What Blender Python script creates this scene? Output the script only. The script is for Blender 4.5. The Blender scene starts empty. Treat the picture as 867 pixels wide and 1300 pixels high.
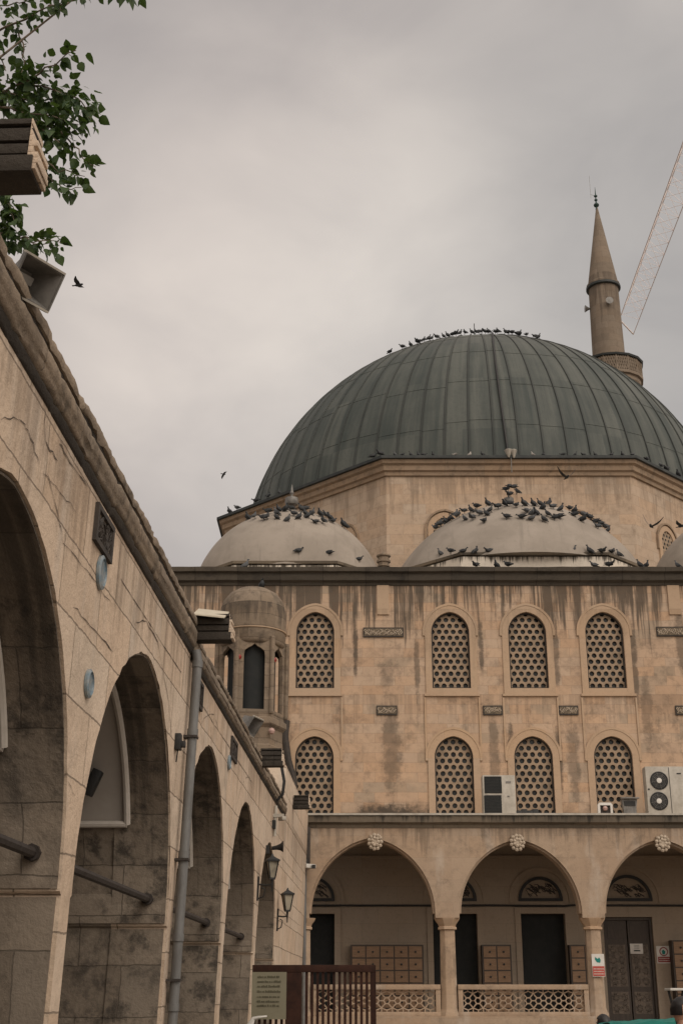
import bpy, bmesh, math, random
from mathutils import Vector, Matrix, noise as mnoise
random.seed(7)
PI = math.pi
scn = bpy.context.scene
col = scn.collection

# ------------------------------------------------------------------ camera
F, CX, CY, EYE = 1650.0, 433.5, 650.0, 1.6
TH = math.atan2(615.0, F)
cam_d = bpy.data.cameras.new('camera')
cam = bpy.data.objects.new('camera', cam_d); col.objects.link(cam)
cam_d.sensor_fit = 'VERTICAL'; cam_d.sensor_height = 36.0
cam_d.lens = F / 1300.0 * 36.0
cam_d.clip_start = 0.05; cam_d.clip_end = 5000
cam.location = (0, 0, EYE)
cam.rotation_euler = (PI / 2 + TH, 0, 0)
scn.camera = cam

# ------------------------------------------------------------------ light
SUN_DIR = Vector((0.48, -0.72, 0.78)).normalized()      # towards the sun, behind the clouds
world = bpy.data.worlds.new('World'); scn.world = world
world.use_nodes = True
wn = world.node_tree.nodes; wl = world.node_tree.links
wn.clear()
SKY_STRENGTH = 0.10
def wnode(t, **k):
    n = wn.new(t)
    for a, b in k.items(): setattr(n, a, b)
    return n
w_out = wnode('ShaderNodeOutputWorld'); w_bg = wnode('ShaderNodeBackground')
w_bg.inputs['Strength'].default_value = SKY_STRENGTH
sky = wnode('ShaderNodeTexSky', sky_type='NISHITA', sun_disc=False)
sky.sun_elevation = math.asin(SUN_DIR.z); sky.sun_rotation = math.atan2(SUN_DIR.x, SUN_DIR.y)
sky.dust_density = 4.0
tc = wnode('ShaderNodeTexCoord')
mp = wnode('ShaderNodeMapping'); mp.inputs['Scale'].default_value = (1.0, 1.0, 1.7); mp.inputs['Location'].default_value = (1.35, 0.6, 0.12)
wl.new(tc.outputs['Generated'], mp.inputs['Vector'])
nz = wnode('ShaderNodeTexNoise'); nz.inputs['Scale'].default_value = 5.5; nz.inputs['Detail'].default_value = 5; nz.inputs['Roughness'].default_value = .5; nz.inputs['Distortion'].default_value = .4
wl.new(mp.outputs[0], nz.inputs['Vector'])
cr = wnode('ShaderNodeValToRGB')
cr.color_ramp.elements[0].position = .32; cr.color_ramp.elements[0].color = (4.62, 4.20, 3.98, 1)
cr.color_ramp.elements[1].position = .68; cr.color_ramp.elements[1].color = (5.85, 5.28, 4.88, 1)
wl.new(nz.outputs['Fac'], cr.inputs['Fac'])
def dirmask(d, lo, hi):
    dv = wnode('ShaderNodeVectorMath', operation='DOT_PRODUCT'); dv.inputs[1].default_value = d
    wl.new(tc.outputs['Generated'], dv.inputs[0])
    m = wnode('ShaderNodeMapRange', interpolation_type='SMOOTHSTEP'); m.inputs[1].default_value = lo; m.inputs[2].default_value = hi
    wl.new(dv.outputs['Value'], m.inputs[0]); return m.outputs[0]
def ray(px, py):
    xc = (px - CX) / F; yc = (CY - py) / F
    return Vector((xc, math.cos(TH) - yc * math.sin(TH), math.sin(TH) + yc * math.cos(TH)))
def wmul(prev, mask, colr):
    mx = wnode('ShaderNodeMix', data_type='RGBA', blend_type='MULTIPLY'); mx.inputs[7].default_value = (*colr, 1)
    wl.new(mask, mx.inputs[0]); wl.new(prev, mx.inputs[6]); return mx.outputs[2]
c = cr.outputs['Color']
# a thinner patch of cloud over the courtyard, and the bright cloud round the hidden sun
c = wmul(c, dirmask(ray(360, 385).normalized(), .972, 1.0), (1.37, 1.35, 1.315))
c = wmul(c, dirmask(ray(1000, 650).normalized(), .86, .99), (.88, .92, .94))
c = wmul(c, dirmask(ray(230, -60).normalized(), .975, 1.0), (.89, .89, .90))
c = wmul(c, dirmask(SUN_DIR, .1, 1.0), (2.7, 2.6, 2.45))
mixs = wnode('ShaderNodeMix', data_type='RGBA'); mixs.inputs[0].default_value = .94
wl.new(sky.outputs[0], mixs.inputs[6]); wl.new(c, mixs.inputs[7])
wl.new(mixs.outputs[2], w_bg.inputs['Color']); wl.new(w_bg.outputs[0], w_out.inputs[0])

sun_d = bpy.data.lights.new('sun', 'SUN'); sun_d.energy = 1.1; sun_d.angle = math.radians(40); sun_d.color = (1, .93, .84)
sun = bpy.data.objects.new('sun', sun_d); col.objects.link(sun)
sun.rotation_euler = (-SUN_DIR).to_track_quat('-Z', 'Y').to_euler(); sun.location = (20, -30, 60)

scn.view_settings.view_transform = 'Standard'; scn.view_settings.look = 'None'
scn.view_settings.exposure = 0.0; scn.view_settings.gamma = 1.0
scn.view_settings.use_curve_mapping = False
scn.cycles.max_bounces = 6; scn.cycles.diffuse_bounces = 4; scn.cycles.glossy_bounces = 2

# ------------------------------------------------------------------ placing helpers
def P(px, py, D):
    r = ray(px, py); r = r * (D / r.y)
    return Vector((r.x, r.y, r.z + EYE))
PHI = math.atan((495 - CX) * math.cos(TH) / F); WA = 2.2; LEAN = .03
sP, cP = math.sin(PHI), math.cos(PHI)
def W(s, w, z):                       # along the old arcade wall, out of it, up
    return Vector((-WA + s * sP + w * cP + LEAN * (z - EYE), s * cP - w * sP, z))
def L(px, py):
    r = ray(px, py); t = -WA / (r.x - r.y * math.tan(PHI) - LEAN * r.z)
    return t * r.y / cP, t * r.z + EYE
def on_sphere(px, py, c, R):
    r = ray(px, py).normalized(); oc = Vector((0, 0, EYE)) - c
    b = oc.dot(r); d = b * b - (oc.dot(oc) - R * R)
    if d > 0: return Vector((0, 0, EYE)) + r * (-b - math.sqrt(d))
    q = Vector((0, 0, EYE)) + r * (-b) - c
    return c + q.normalized() * R

# ------------------------------------------------------------------ mesh helpers
class MB:
    def __init__(self): self.v = []; self.f = []
    def add(self, vs, fs):
        o = len(self.v); self.v += [Vector(a) for a in vs]; self.f += [tuple(i + o for i in q) for q in fs]; return self
    def box(self, c, s, m=None):
        x, y, z = (a / 2 for a in s)
        vs = [Vector((i, j, k)) for i in (-x, x) for j in (-y, y) for k in (-z, z)]
        if m is not None: vs = [m @ v for v in vs]
        c = Vector(c)
        return self.add([v + c for v in vs], [(0, 1, 3, 2), (4, 6, 7, 5), (0, 4, 5, 1), (2, 3, 7, 6), (0, 2, 6, 4), (1, 5, 7, 3)])
    def mbox(self, a, b, fn):         # box between two local corners, through a mapping
        vs = [fn(x, y, z) for x in (a[0], b[0]) for y in (a[1], b[1]) for z in (a[2], b[2])]
        return self.add(vs, [(0, 1, 3, 2), (4, 6, 7, 5), (0, 4, 5, 1), (2, 3, 7, 6), (0, 2, 6, 4), (1, 5, 7, 3)])
    def tube(self, pts, r, n=8, caps=True):
        pts = [Vector(p) for p in pts]; N = len(pts)
        rs = r if isinstance(r, (list, tuple)) else [r] * N
        vs = []; up = None
        for i, p in enumerate(pts):
            t = (pts[min(i + 1, N - 1)] - pts[max(i - 1, 0)]).normalized()
            if up is None: up = t.orthogonal().normalized()
            a = (up - t * up.dot(t))
            a = a.normalized() if a.length > 1e-5 else t.orthogonal().normalized()
            up = a; b = t.cross(a)
            vs += [p + (a * math.cos(2 * PI * k / n) + b * math.sin(2 * PI * k / n)) * rs[i] for k in range(n)]
        fs = [(i * n + k, i * n + (k + 1) % n, (i + 1) * n + (k + 1) % n, (i + 1) * n + k) for i in range(N - 1) for k in range(n)]
        if caps: fs += [tuple(reversed(range(n))), tuple(range((N - 1) * n, N * n))]
        return self.add(vs, fs)
    def lathe(self, prof, n=24, c=(0, 0, 0), a0=0.0, sx=1, sy=1):
        c = Vector(c); vs = []; fs = []; M = len(prof)
        for r, z in prof:
            vs += [c + Vector((sx * r * math.cos(a0 + 2 * PI * k / n), sy * r * math.sin(a0 + 2 * PI * k / n), z)) for k in range(n)]
        fs = [(i * n + k, i * n + (k + 1) % n, (i + 1) * n + (k + 1) % n, (i + 1) * n + k) for i in range(M - 1) for k in range(n)]
        fs += [tuple(reversed(range(n))), tuple(range((M - 1) * n, M * n))]
        return self.add(vs, fs)
    def plate(self, outer, holes, d0, d1, fn):   # filled 2D outline with holes, from depth d0 to d1, through fn(u, v, w)
        cu = bpy.data.curves.new('tmp', 'CURVE'); cu.dimensions = '2D'; cu.fill_mode = 'BOTH'; cu.extrude = abs(d1 - d0) / 2
        for poly in [outer] + list(holes):
            sp = cu.splines.new('POLY'); sp.points.add(len(poly) - 1); sp.use_cyclic_u = True
            for q, (a, b) in zip(sp.points, poly): q.co = (a, b, 0, 1)
        ob = bpy.data.objects.new('tmp', cu); me = bpy.data.meshes.new_from_object(ob)
        mid = (d0 + d1) / 2
        self.add([fn(v.co.x, v.co.y, v.co.z + mid) for v in me.vertices], [tuple(p.vertices) for p in me.polygons])
        bpy.data.objects.remove(ob); bpy.data.curves.remove(cu); bpy.data.meshes.remove(me)
        return self
    def sweep(self, path, prof, closed_prof=True):   # prof: function(i, point) -> list of world points for each station
        rings = [prof(i, p) for i, p in enumerate(path)]; n = len(rings[0]); vs = [v for r in rings for v in r]
        K = n if closed_prof else n - 1
        fs = [(i * n + k, i * n + (k + 1) % n, (i + 1) * n + (k + 1) % n, (i + 1) * n + k) for i in range(len(rings) - 1) for k in range(K)]
        if closed_prof: fs += [tuple(reversed(range(n))), tuple(range((len(rings) - 1) * n, len(rings) * n))]
        return self.add(vs, fs)
    def build(self, name, mat, parent=None, local=False, ang=35, bevel=0, recalc=True, loc=None):
        org = Vector((0, 0, 0))
        if parent is not None and not local:
            q = parent
            while q is not None: org += q.location; q = q.parent
        if loc is not None: org = org + Vector(loc)
        me = bpy.data.meshes.new(name)
        me.from_pydata([tuple(v - org) for v in self.v], [], self.f)
        bm = bmesh.new(); bm.from_mesh(me)
        bmesh.ops.remove_doubles(bm, verts=bm.verts, dist=1e-4)
        if recalc: bmesh.ops.recalc_face_normals(bm, faces=bm.faces)
        if bevel:
            es = [e for e in bm.edges if len(e.link_faces) == 2 and e.calc_face_angle(0) > .6]
            bmesh.ops.bevel(bm, geom=es, offset=bevel, segments=2, affect='EDGES', profile=.6, clamp_overlap=True)
        bm.to_mesh(me); bm.free()
        for p in me.polygons: p.use_smooth = True
        me.set_sharp_from_angle(angle=math.radians(ang))
        if mat: me.materials.append(mat)
        o = bpy.data.objects.new(name, me); col.objects.link(o)
        if loc is not None: o.location = loc
        if parent is not None: o.parent = parent
        return o
def empty(name, loc, rz=0):
    o = bpy.data.objects.new(name, None); o.empty_display_size = .2
    o.location = loc; o.rotation_euler = (0, 0, rz); col.objects.link(o); return o
def tag(o, label=None, cat=None, group=None, kind=None):
    if label: o['label'] = label
    if cat: o['category'] = cat
    if group: o['group'] = group
    if kind: o['kind'] = kind
    return o
def copy_tree(o, parent=None):
    q = o.copy(); col.objects.link(q)
    if parent is not None: q.parent = parent
    for ch in [x for x in bpy.data.objects if x.parent == o]: copy_tree(ch, q)
    return q
def arch(hw, spring, e, bottom, n=16, cx=0):
    R = hw + e; tm = math.acos(e / R); pts = [(cx - hw, bottom), (cx + hw, bottom)]
    right = [(-e + R * math.cos(tm * i / n), spring + R * math.sin(tm * i / n)) for i in range(n + 1)]
    pts += [(cx + a, b) for a, b in right] + [(cx - a, b) for a, b in reversed(right[:-1])]
    return pts
def band(ho, hi, spring, e, z0, n=18, cx=0, zi=None):
    return arch(ho, spring, e, z0, n, cx)[1:] + [(cx - ho, z0), (cx - hi, z0)] + list(reversed(arch(hi, spring, e, z0, n, cx)[2:])) + [(cx + hi, z0)]
def FM(D):                            # mapping onto an east-west wall whose face is at depth D
    return lambda u, v, w: Vector((u, D - w, v))

# ------------------------------------------------------------------ materials
def nmat(name):
    m = bpy.data.materials.new(name); m.use_nodes = True; nt = m.node_tree
    b = nt.nodes['Principled BSDF']; return m, nt, b
class NG:
    def __init__(s, nt): s.n = nt.nodes; s.l = nt.links
    def new(s, t, **k):
        n = s.n.new(t)
        for a, b in k.items(): setattr(n, a, b)
        return n
    def put(s, sock, v):
        if isinstance(v, (int, float)): sock.default_value = v
        elif isinstance(v, tuple): sock.default_value = v if len(v) == len(sock.default_value) else (*v, 1)
        else: s.l.new(v, sock)
    def math(s, op, a, b=0.0, c=None, clamp=False):
        n = s.new('ShaderNodeMath', operation=op, use_clamp=clamp); s.put(n.inputs[0], a); s.put(n.inputs[1], b)
        if c is not None: s.put(n.inputs[2], c)
        return n.outputs[0]
    def mix(s, f, a, b, mode='MIX'):
        n = s.new('ShaderNodeMix', data_type='RGBA', blend_type=mode); s.put(n.inputs[0], f); s.put(n.inputs[6], a); s.put(n.inputs[7], b); return n.outputs[2]
    def mapr(s, v, a, b, c=0.0, d=1.0, smooth=True):
        n = s.new('ShaderNodeMapRange', interpolation_type='SMOOTHSTEP' if smooth else 'LINEAR')
        for i, q in enumerate((v, a, b, c, d)): s.put(n.inputs[i], q)
        return n.outputs[0]
    def noise(s, vec, scale, detail=4, rough=.55, dist=0.0):
        n = s.new('ShaderNodeTexNoise'); n.inputs['Scale'].default_value = scale; n.inputs['Detail'].default_value = detail
        n.inputs['Roughness'].default_value = rough; n.inputs['Distortion'].default_value = dist
        if vec is not None: s.l.new(vec, n.inputs['Vector'])
        return n.outputs['Fac']
    def comb(s, x, y, z):
        n = s.new('ShaderNodeCombineXYZ'); s.put(n.inputs[0], x); s.put(n.inputs[1], y); s.put(n.inputs[2], z); return n.outputs[0]
def stone(name, light, dark, bw=.8, bh=.4, mortar=.010, joint=.55, streaks=(), blotch=.35, bump=.35, blockvar=.6, grime=(.055, .05, .042), low=None, seed=0.0, pale=0.0, streak_w=3.2, spots=(), greyblk=0.0, mottle=0.0, hue=.25):
    m, nt, b = nmat(name); g = NG(nt)
    geo = g.new('ShaderNodeNewGeometry')
    sp = g.new('ShaderNodeSeparateXYZ'); g.l.new(geo.outputs['Position'], sp.inputs[0])
    sn = g.new('ShaderNodeSeparateXYZ'); g.l.new(geo.outputs['True Normal'], sn.inputs[0])
    ax = g.math('ABSOLUTE', sn.outputs[0]); ay = g.math('ABSOLUTE', sn.outputs[1]); az = g.math('ABSOLUTE', sn.outputs[2])
    usex = g.math('GREATER_THAN', ax, ay); flat = g.math('GREATER_THAN', az, .85)
    u = g.math('ADD', g.math('MULTIPLY', usex, sp.outputs[1]), g.math('MULTIPLY', g.math('SUBTRACT', 1.0, usex), sp.outputs[0]))
    u = g.math('ADD', u, seed)
    v = g.math('ADD', g.math('MULTIPLY', flat, sp.outputs[1]), g.math('MULTIPLY', g.math('SUBTRACT', 1.0, flat), sp.outputs[2]))
    pos = geo.outputs['Position']
    nw = g.math('MULTIPLY', g.math('SUBTRACT', g.noise(pos, 1.3, 3), .5), .09)
    nw2 = g.math('MULTIPLY', g.math('SUBTRACT', g.noise(pos, 7, 3), .5), .03)
    uv = g.comb(g.math('ADD', u, g.math('ADD', nw, nw2)), g.math('ADD', v, g.math('ADD', g.math('MULTIPLY', nw, .5), nw2)), 0.0)
    br = g.new('ShaderNodeTexBrick'); br.offset = .43; br.offset_frequency = 2
    g.l.new(uv, br.inputs['Vector'])
    for k, val in (('Scale', 1.0), ('Mortar Size', mortar), ('Mortar Smooth', .25), ('Bias', 0.0), ('Brick Width', bw), ('Row Height', bh)): br.inputs[k].default_value = val
    br.inputs['Color1'].default_value = (0, 0, 0, 1); br.inputs['Color2'].default_value = (1, 1, 1, 1); br.inputs['Mortar'].default_value = (.5, .5, .5, 1)
    blk = g.new('ShaderNodeSeparateColor'); g.l.new(br.outputs['Color'], blk.inputs[0])
    big = g.mapr(g.noise(pos, .55, 5, .6), .3, .7); med = g.noise(pos, 3.0, 6, .65); fine = g.noise(pos, 28, 4, .7)
    t = g.math('ADD', g.math('MULTIPLY', blk.outputs[0], blockvar), g.math('MULTIPLY', g.math('ADD', big, med), (1 - blockvar) * .6), clamp=True)
    c = g.mix(t, dark, light)
    c = g.mix(g.mapr(fine, .3, .75, 0, .30), c, tuple(x * .72 for x in light))
    grit = g.noise(pos, 11, 8, .75)
    c = g.mix(g.mapr(grit, .50, .72, 0, .38), c, tuple(x * .55 for x in dark))
    lum = (light[0] + light[1] + light[2]) / 3
    wb = g.new('ShaderNodeTexWhiteNoise', noise_dimensions='1D'); g.l.new(g.math('MULTIPLY', blk.outputs[0], 917.0), wb.inputs['W'])
    c = g.mix(g.math('MULTIPLY', wb.outputs['Value'], hue), c, (lum * 1.12, lum * 1.0, lum * .84))
    if greyblk: c = g.mix(g.math('MULTIPLY', g.math('MULTIPLY', g.mapr(blk.outputs[0], .55, .8), g.mapr(g.noise(pos, .9, 4), .42, .6)), greyblk), c, (.27, .225, .17))
    if pale: c = g.mix(g.math('MULTIPLY', g.mapr(g.noise(g.comb(g.math('MULTIPLY', u, 2.2), g.math('MULTIPLY', sp.outputs[2], .5), 3.7), 1.0, 5, .6), .52, .72), pale), c, (.47, .41, .345))
    if blotch: c = g.mix(g.math('MULTIPLY', g.mapr(g.noise(pos, 1.6, 9, .72, .4), .50, .74), blotch), c, tuple(x * .9 for x in grime))
    if mottle: c = g.mix(g.math('MULTIPLY', g.math('MULTIPLY', g.mapr(g.noise(pos, 4.2, 12, .72, .05), .45, .64), g.mapr(g.noise(pos, 1.1, 4), .35, .6)), mottle), c, grime)
    # run-down dirt: thin vertical tongues below ledges
    sv = g.comb(g.math('MULTIPLY', u, streak_w), g.math('MULTIPLY', sp.outputs[2], .28), 1.7)
    sv2 = g.comb(g.math('MULTIPLY', u, streak_w * 3.3), g.math('MULTIPLY', sp.outputs[2], .35), 5.2)
    s1 = g.math('ADD', g.math('MULTIPLY', g.noise(sv, 1.0, 6, .65), .62), g.math('MULTIPLY', g.noise(sv2, 1.0, 4, .6), .38)); s2 = g.noise(g.comb(g.math('MULTIPLY', u, .5), g.math('MULTIPLY', sp.outputs[2], .25), 8.1), 1.0, 4)
    for z0, z1, k in streaks:
        mk = g.mapr(sp.outputs[2], z0, z1)
        thr = g.math('SUBTRACT', .76, g.math('MULTIPLY', mk, g.math('ADD', .16, g.math('MULTIPLY', s2, .30))))
        st = g.mapr(g.math('SUBTRACT', s1, thr), -.03, .10)
        st = g.math('MULTIPLY', g.math('MULTIPLY', st, g.mapr(mk, 0.0, .12)), g.math('LESS_THAN', sp.outputs[2], z1 + .02))
        c = g.mix(g.math('MULTIPLY', st, k), c, grime)
    for sx_, sz_, rx_, rz_, k in spots:
        du = g.math('DIVIDE', g.math('SUBTRACT', sp.outputs[0], sx_), rx_); dv_ = g.math('DIVIDE', g.math('SUBTRACT', sp.outputs[2], sz_), rz_)
        rr_ = g.math('ADD', g.math('ADD', g.math('MULTIPLY', du, du), g.math('MULTIPLY', dv_, dv_)), g.math('MULTIPLY', g.math('SUBTRACT', g.noise(pos, 2.6, 8, .75), .5), 3.4))
        c = g.mix(g.mapr(rr_, 1.05, .15, 0.0, k), c, grime)
    if low:
        z0, z1, k = low
        lm = g.math('MULTIPLY', g.mapr(g.math('ADD', sp.outputs[2], g.math('MULTIPLY', g.math('SUBTRACT', med, .5), (z0 - z1) * 1.4)), z0, z1), g.mapr(s2, .35, .62))
        c = g.mix(g.math('MULTIPLY', lm, k), c, grime)
    c = g.mix(g.math('MULTIPLY', br.outputs['Fac'], joint), c, tuple(x * .28 for x in dark))
    g.l.new(c, b.inputs['Base Color'])
    b.inputs['Roughness'].default_value = .9; b.inputs['Specular IOR Level'].default_value = .2
    h = g.math('ADD', g.math('MULTIPLY', br.outputs['Fac'], -1.0), g.math('ADD', g.math('MULTIPLY', med, .9), g.math('MULTIPLY', fine, .35)))
    h = g.math('ADD', h, g.math('MULTIPLY', blk.outputs[0], .25))
    bp = g.new('ShaderNodeBump'); bp.inputs['Strength'].default_value = bump; bp.inputs['Distance'].default_value = .03
    g.l.new(h, bp.inputs['Height']); g.l.new(bp.outputs[0], b.inputs['Normal'])
    return m
def simple(name, c1, c2=None, rough=.6, metal=0.0, scale=6, bump=0.0, spec=.4, stretch=None):
    m, nt, b = nmat(name); g = NG(nt)
    geo = g.new('ShaderNodeTexCoord'); vec = geo.outputs['Object']
    if stretch:
        mpn = g.new('ShaderNodeMapping'); mpn.inputs['Scale'].default_value = stretch; g.l.new(vec, mpn.inputs[0]); vec = mpn.outputs[0]
    if c2 is None: c2 = tuple(x * .6 for x in c1)
    n = g.noise(vec, scale, 6, .65)
    g.l.new(g.mix(g.mapr(n, .35, .68), c1, c2), b.inputs['Base Color'])
    b.inputs['Roughness'].default_value = rough; b.inputs['Metallic'].default_value = metal; b.inputs['Specular IOR Level'].default_value = spec
    if bump:
        bp = g.new('ShaderNodeBump'); bp.inputs['Strength'].default_value = bump; bp.inputs['Distance'].default_value = .02
        g.l.new(n, bp.inputs['Height']); g.l.new(bp.outputs[0], b.inputs['Normal'])
    return m
def glass_dark(name, c=(.012, .014, .013), rough=.25):
    m, nt, b = nmat(name); g = NG(nt)
    t = g.new('ShaderNodeNewGeometry')
    g.l.new(g.mix(g.mapr(g.noise(t.outputs['Position'], 2.3, 5), .4, .65), c, tuple(x * 3.2 for x in c)), b.inputs['Base Color'])
    b.inputs['Roughness'].default_value = rough; b.inputs['Specular IOR Level'].default_value = .25
    return m

SAND, SAND_D = (.545, .375, .248), (.425, .28, .178)
M = {}
M['facade'] = stone('facade limestone', SAND, SAND_D, .62, .285, .006, .36, streaks=((9.0, 13.6, .85), (7.4, 9.98, .25)), blotch=.28, bump=.28, blockvar=.7, low=(7.0, 6.2, .9), grime=(.07, .058, .046), greyblk=.55, mottle=.36, hue=.35, streak_w=4.2, spots=((1.45, 8.3, .35, 1.6, .55), (1.45, 6.35, 1.5, .5, .95), (4.4, 6.3, .45, .4, .7), (9.1, 6.3, .5, .4, .6), (1.35, 10.6, .22, .6, .3), (6.75, 8.0, .22, 1.4, .5), (4.45, 8.2, .18, 1.6, .5), (9.0, 9.5, .2, 1.5, .45), (4.18, 11.5, .10, 1.0, .75), (4.95, 8.4, .11, .9, .75), (6.42, 11.2, .12, 1.4, .6), (6.33, 8.0, .12, 1.2, .7), (8.75, 10.8, .12, 1.6, .7), (2.25, 11.0, .10, 1.4, .6), (.42, 11.4, .09, 1.1, .8), (10.2, 11.5, .2, 1.2, .6)))
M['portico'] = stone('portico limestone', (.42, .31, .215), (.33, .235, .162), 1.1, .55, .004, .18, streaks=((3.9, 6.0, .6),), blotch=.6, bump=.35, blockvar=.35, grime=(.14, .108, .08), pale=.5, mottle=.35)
M['portico_in'] = stone('shade-darkened portico limestone', (.34, .275, .21), (.28, .225, .17), 1.0, .5, .005, .25, blotch=.15, bump=.15, blockvar=.35)  # same limestone made darker; the porch shade is in its colour
M['smooth'] = stone('dressed limestone', (.475, .335, .22), (.41, .28, .18), 3.0, .9, .004, .25, streaks=((8.0, 12.6, .22),), blotch=.18, bump=.15, blockvar=.3, grime=(.12, .095, .07))
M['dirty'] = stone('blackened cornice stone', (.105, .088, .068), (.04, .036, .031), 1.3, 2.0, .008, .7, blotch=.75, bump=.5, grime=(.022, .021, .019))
M['ledge'] = stone('stained ledge stone', (.20, .16, .115), (.065, .057, .046), 1.5, 2.0, .006, .6, streaks=((5.4, 6.1, .9),), blotch=.6, bump=.4, grime=(.04, .036, .03))
M['drum'] = stone('drum limestone', (.53, .39, .275), (.42, .30, .205), .85, .40, .006, .38, streaks=((16.8, 20.0, .5),), blotch=.3, bump=.25, blockvar=.65, grime=(.19, .145, .105), seed=3.3, hue=.4, mottle=.4, greyblk=.2)
M['drumcorn'] = stone('drum cornice limestone', (.36, .26, .175), (.25, .175, .115), 1.5, 3.0, .006, .5, blotch=.55, mottle=.5, bump=.25, grime=(.10, .08, .06))
M['cupbase'] = stone('whitewashed cupola base', (.66, .60, .51), (.56, .50, .42), 2.0, 3.0, .002, .1, streaks=((13.9, 14.55, .95),), blotch=.2, bump=.2, grime=(.06, .052, .042), streak_w=7)
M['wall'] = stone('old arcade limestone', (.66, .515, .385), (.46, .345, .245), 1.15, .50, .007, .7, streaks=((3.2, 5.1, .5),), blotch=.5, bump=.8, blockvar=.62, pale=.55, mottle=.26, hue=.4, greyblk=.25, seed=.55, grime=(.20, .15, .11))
M['wallin'] = stone('weathered shaded arcade inner stone', (.27, .22, .168), (.125, .10, .077), .95, .47, .006, .5, streaks=((1.0, 4.6, .6),), blotch=.85, bump=.7, blockvar=.5, pale=.12, seed=1.2, grime=(.035, .031, .027), mottle=.8)  # weathering, plus the shade under the arches lowered into the colours
M['wallcorn'] = stone('weathered coping stone', (.31, .245, .18), (.15, .118, .088), 1.05, 3.0, .005, .5, blotch=.85, bump=1.0, seed=.3, grime=(.03, .027, .023), mottle=.55)
M['blackband'] = stone('black moulding and groove stone', (.06, .05, .04), (.025, .022, .019), 1.4, 3.0, .003, .3, blotch=.6, bump=.8, grime=(.016, .015, .013))  # black of the under course and of the strip painting groove shade
M['spout'] = stone('sooty spout stone', (.06, .05, .04), (.02, .018, .016), 1.1, 3.0, .004, .3, blotch=.75, bump=1.0, blockvar=.15, grime=(.016, .015, .013), mottle=.85)
M['ring'] = stone('arch voussoir stone', (.50, .375, .255), (.43, .31, .205), 3.0, 5.0, .002, .1, blotch=.14, bump=.35, blockvar=.5, pale=.45)
M['kiosk'] = stone('kiosk limestone', (.27, .205, .145), (.14, .108, .077), .7, .32, .006, .45, streaks=((9.8, 11.2, .6),), blotch=.75, bump=.6, grime=(.045, .038, .032), mottle=.5)
M['minaret'] = stone('minaret stone', (.25, .195, .145), (.145, .113, .083), .9, .45, .006, .35, streaks=((36, 46, .6),), blotch=.45, bump=.3, grime=(.09, .07, .055))
M['grille'] = simple('carved grille stone', (.33, .245, .17), (.20, .15, .105), .9, scale=2.5)
M['plaster'] = simple('grey lime plaster', (.40, .365, .33), (.33, .30, .265), .9, scale=1.2, bump=.1)
M['trim'] = simple('painted plaster trim', (.52, .48, .43), (.44, .40, .35), .8, scale=3)
M['joint'] = simple('dark open joint', (.10, .075, .055), (.035, .028, .022), 1, scale=5)
M['black'] = simple('black metal', (.02, .021, .021), (.03, .028, .026), .55, .3, 8)
M['iron'] = simple('rusty iron', (.055, .047, .042), (.035, .028, .024), .65, .4, 14, .2)
M['pipe'] = simple('grey painted pipe', (.15, .15, .145), (.10, .097, .092), .55, .1, 9, .05, stretch=(1, 1, .3))
M['lead_pale'] = simple('pale cupola render', (.305, .265, .222), (.255, .222, .185), .75, scale=.7, bump=.08)
M['rim'] = simple('dark lead flashing', (.020, .025, .025), (.038, .042, .04), .6, scale=3)
M['green'] = simple('weathered green copper', (.02, .06, .052), (.03, .045, .04), .5, .3)
M['crane'] = simple('hazed red and white crane paint', (.74, .63, .60), (.72, .66, .63), .7, scale=.9)  # paint paled towards the sky; distance haze is in the colour
M['white'] = simple('white enamel', (.62, .60, .56), (.50, .48, .44), .5, scale=3)
M['offwhite'] = simple('dusty white casing', (.42, .39, .335), (.31, .285, .24), .55, scale=4)
M['greycase'] = simple('grey lamp casing', (.20, .19, .175), (.11, .105, .097), .45, .2, 6)
M['reflector'] = simple('dull aluminium', (.33, .32, .30), (.22, .21, .2), .4, .6, 5)
M['board_wood'] = simple('locker wood', (.26, .165, .10), (.19, .12, .072), .7, scale=4, stretch=(1, 1, 9))
M['darkwood'] = simple('dark door wood', (.062, .047, .036), (.04, .03, .023), .55, scale=5, stretch=(9, 9, 1), bump=.1)
M['carved'] = simple('worn carved wood', (.15, .118, .09), (.07, .055, .042), .6, scale=14, bump=.2)
M['brown'] = simple('brown gate paint', (.042, .019, .013), (.024, .012, .009), .8, scale=7, spec=.15)
M['olive'] = simple('olive board print', (.185, .17, .115), (.16, .145, .095), .55, scale=2)
M['ink'] = simple('dark board lettering', (.09, .08, .045), None, .7)
M['red'] = simple('red print', (.42, .075, .05), (.36, .06, .045), .6)
M['darkred'] = simple('dark red print', (.26, .035, .03), (.2, .03, .026), .6)
M['teal'] = simple('teal print', (.0, .19, .16), (.0, .15, .13), .6)
M['bluetile'] = simple('blue glazed tile', (.13, .19, .23), (.24, .26, .26), .25, scale=18, spec=.5)
M['hole'] = glass_dark('dark interior glass')
M['darkfill'] = simple('near black opening fill', (.010, .012, .012), (.016, .017, .016), .8)
M['lampglass'] = glass_dark('lantern glass', (.10, .09, .07), .2)
M['carvedstone'] = simple('carved pale stone', (.50, .42, .33), (.30, .24, .175), .85, scale=22, bump=.5)
M['plaque'] = simple('blackened carved plaque', (.20, .155, .105), (.055, .046, .036), .9, scale=26, bump=.6)
M['plaquedark'] = simple('dark plaque frame', (.035, .03, .026), (.055, .045, .037), .8, scale=10)
M['redglass'] = simple('red boss', (.30, .03, .025), (.2, .03, .025), .4)
M['pinkboss'] = simple('pale pink boss', (.45, .30, .26), (.34, .22, .19), .5)
M['bird'] = simple('dark pigeon plumage', (.014, .017, .019), (.032, .034, .036), .6, scale=7)
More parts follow.
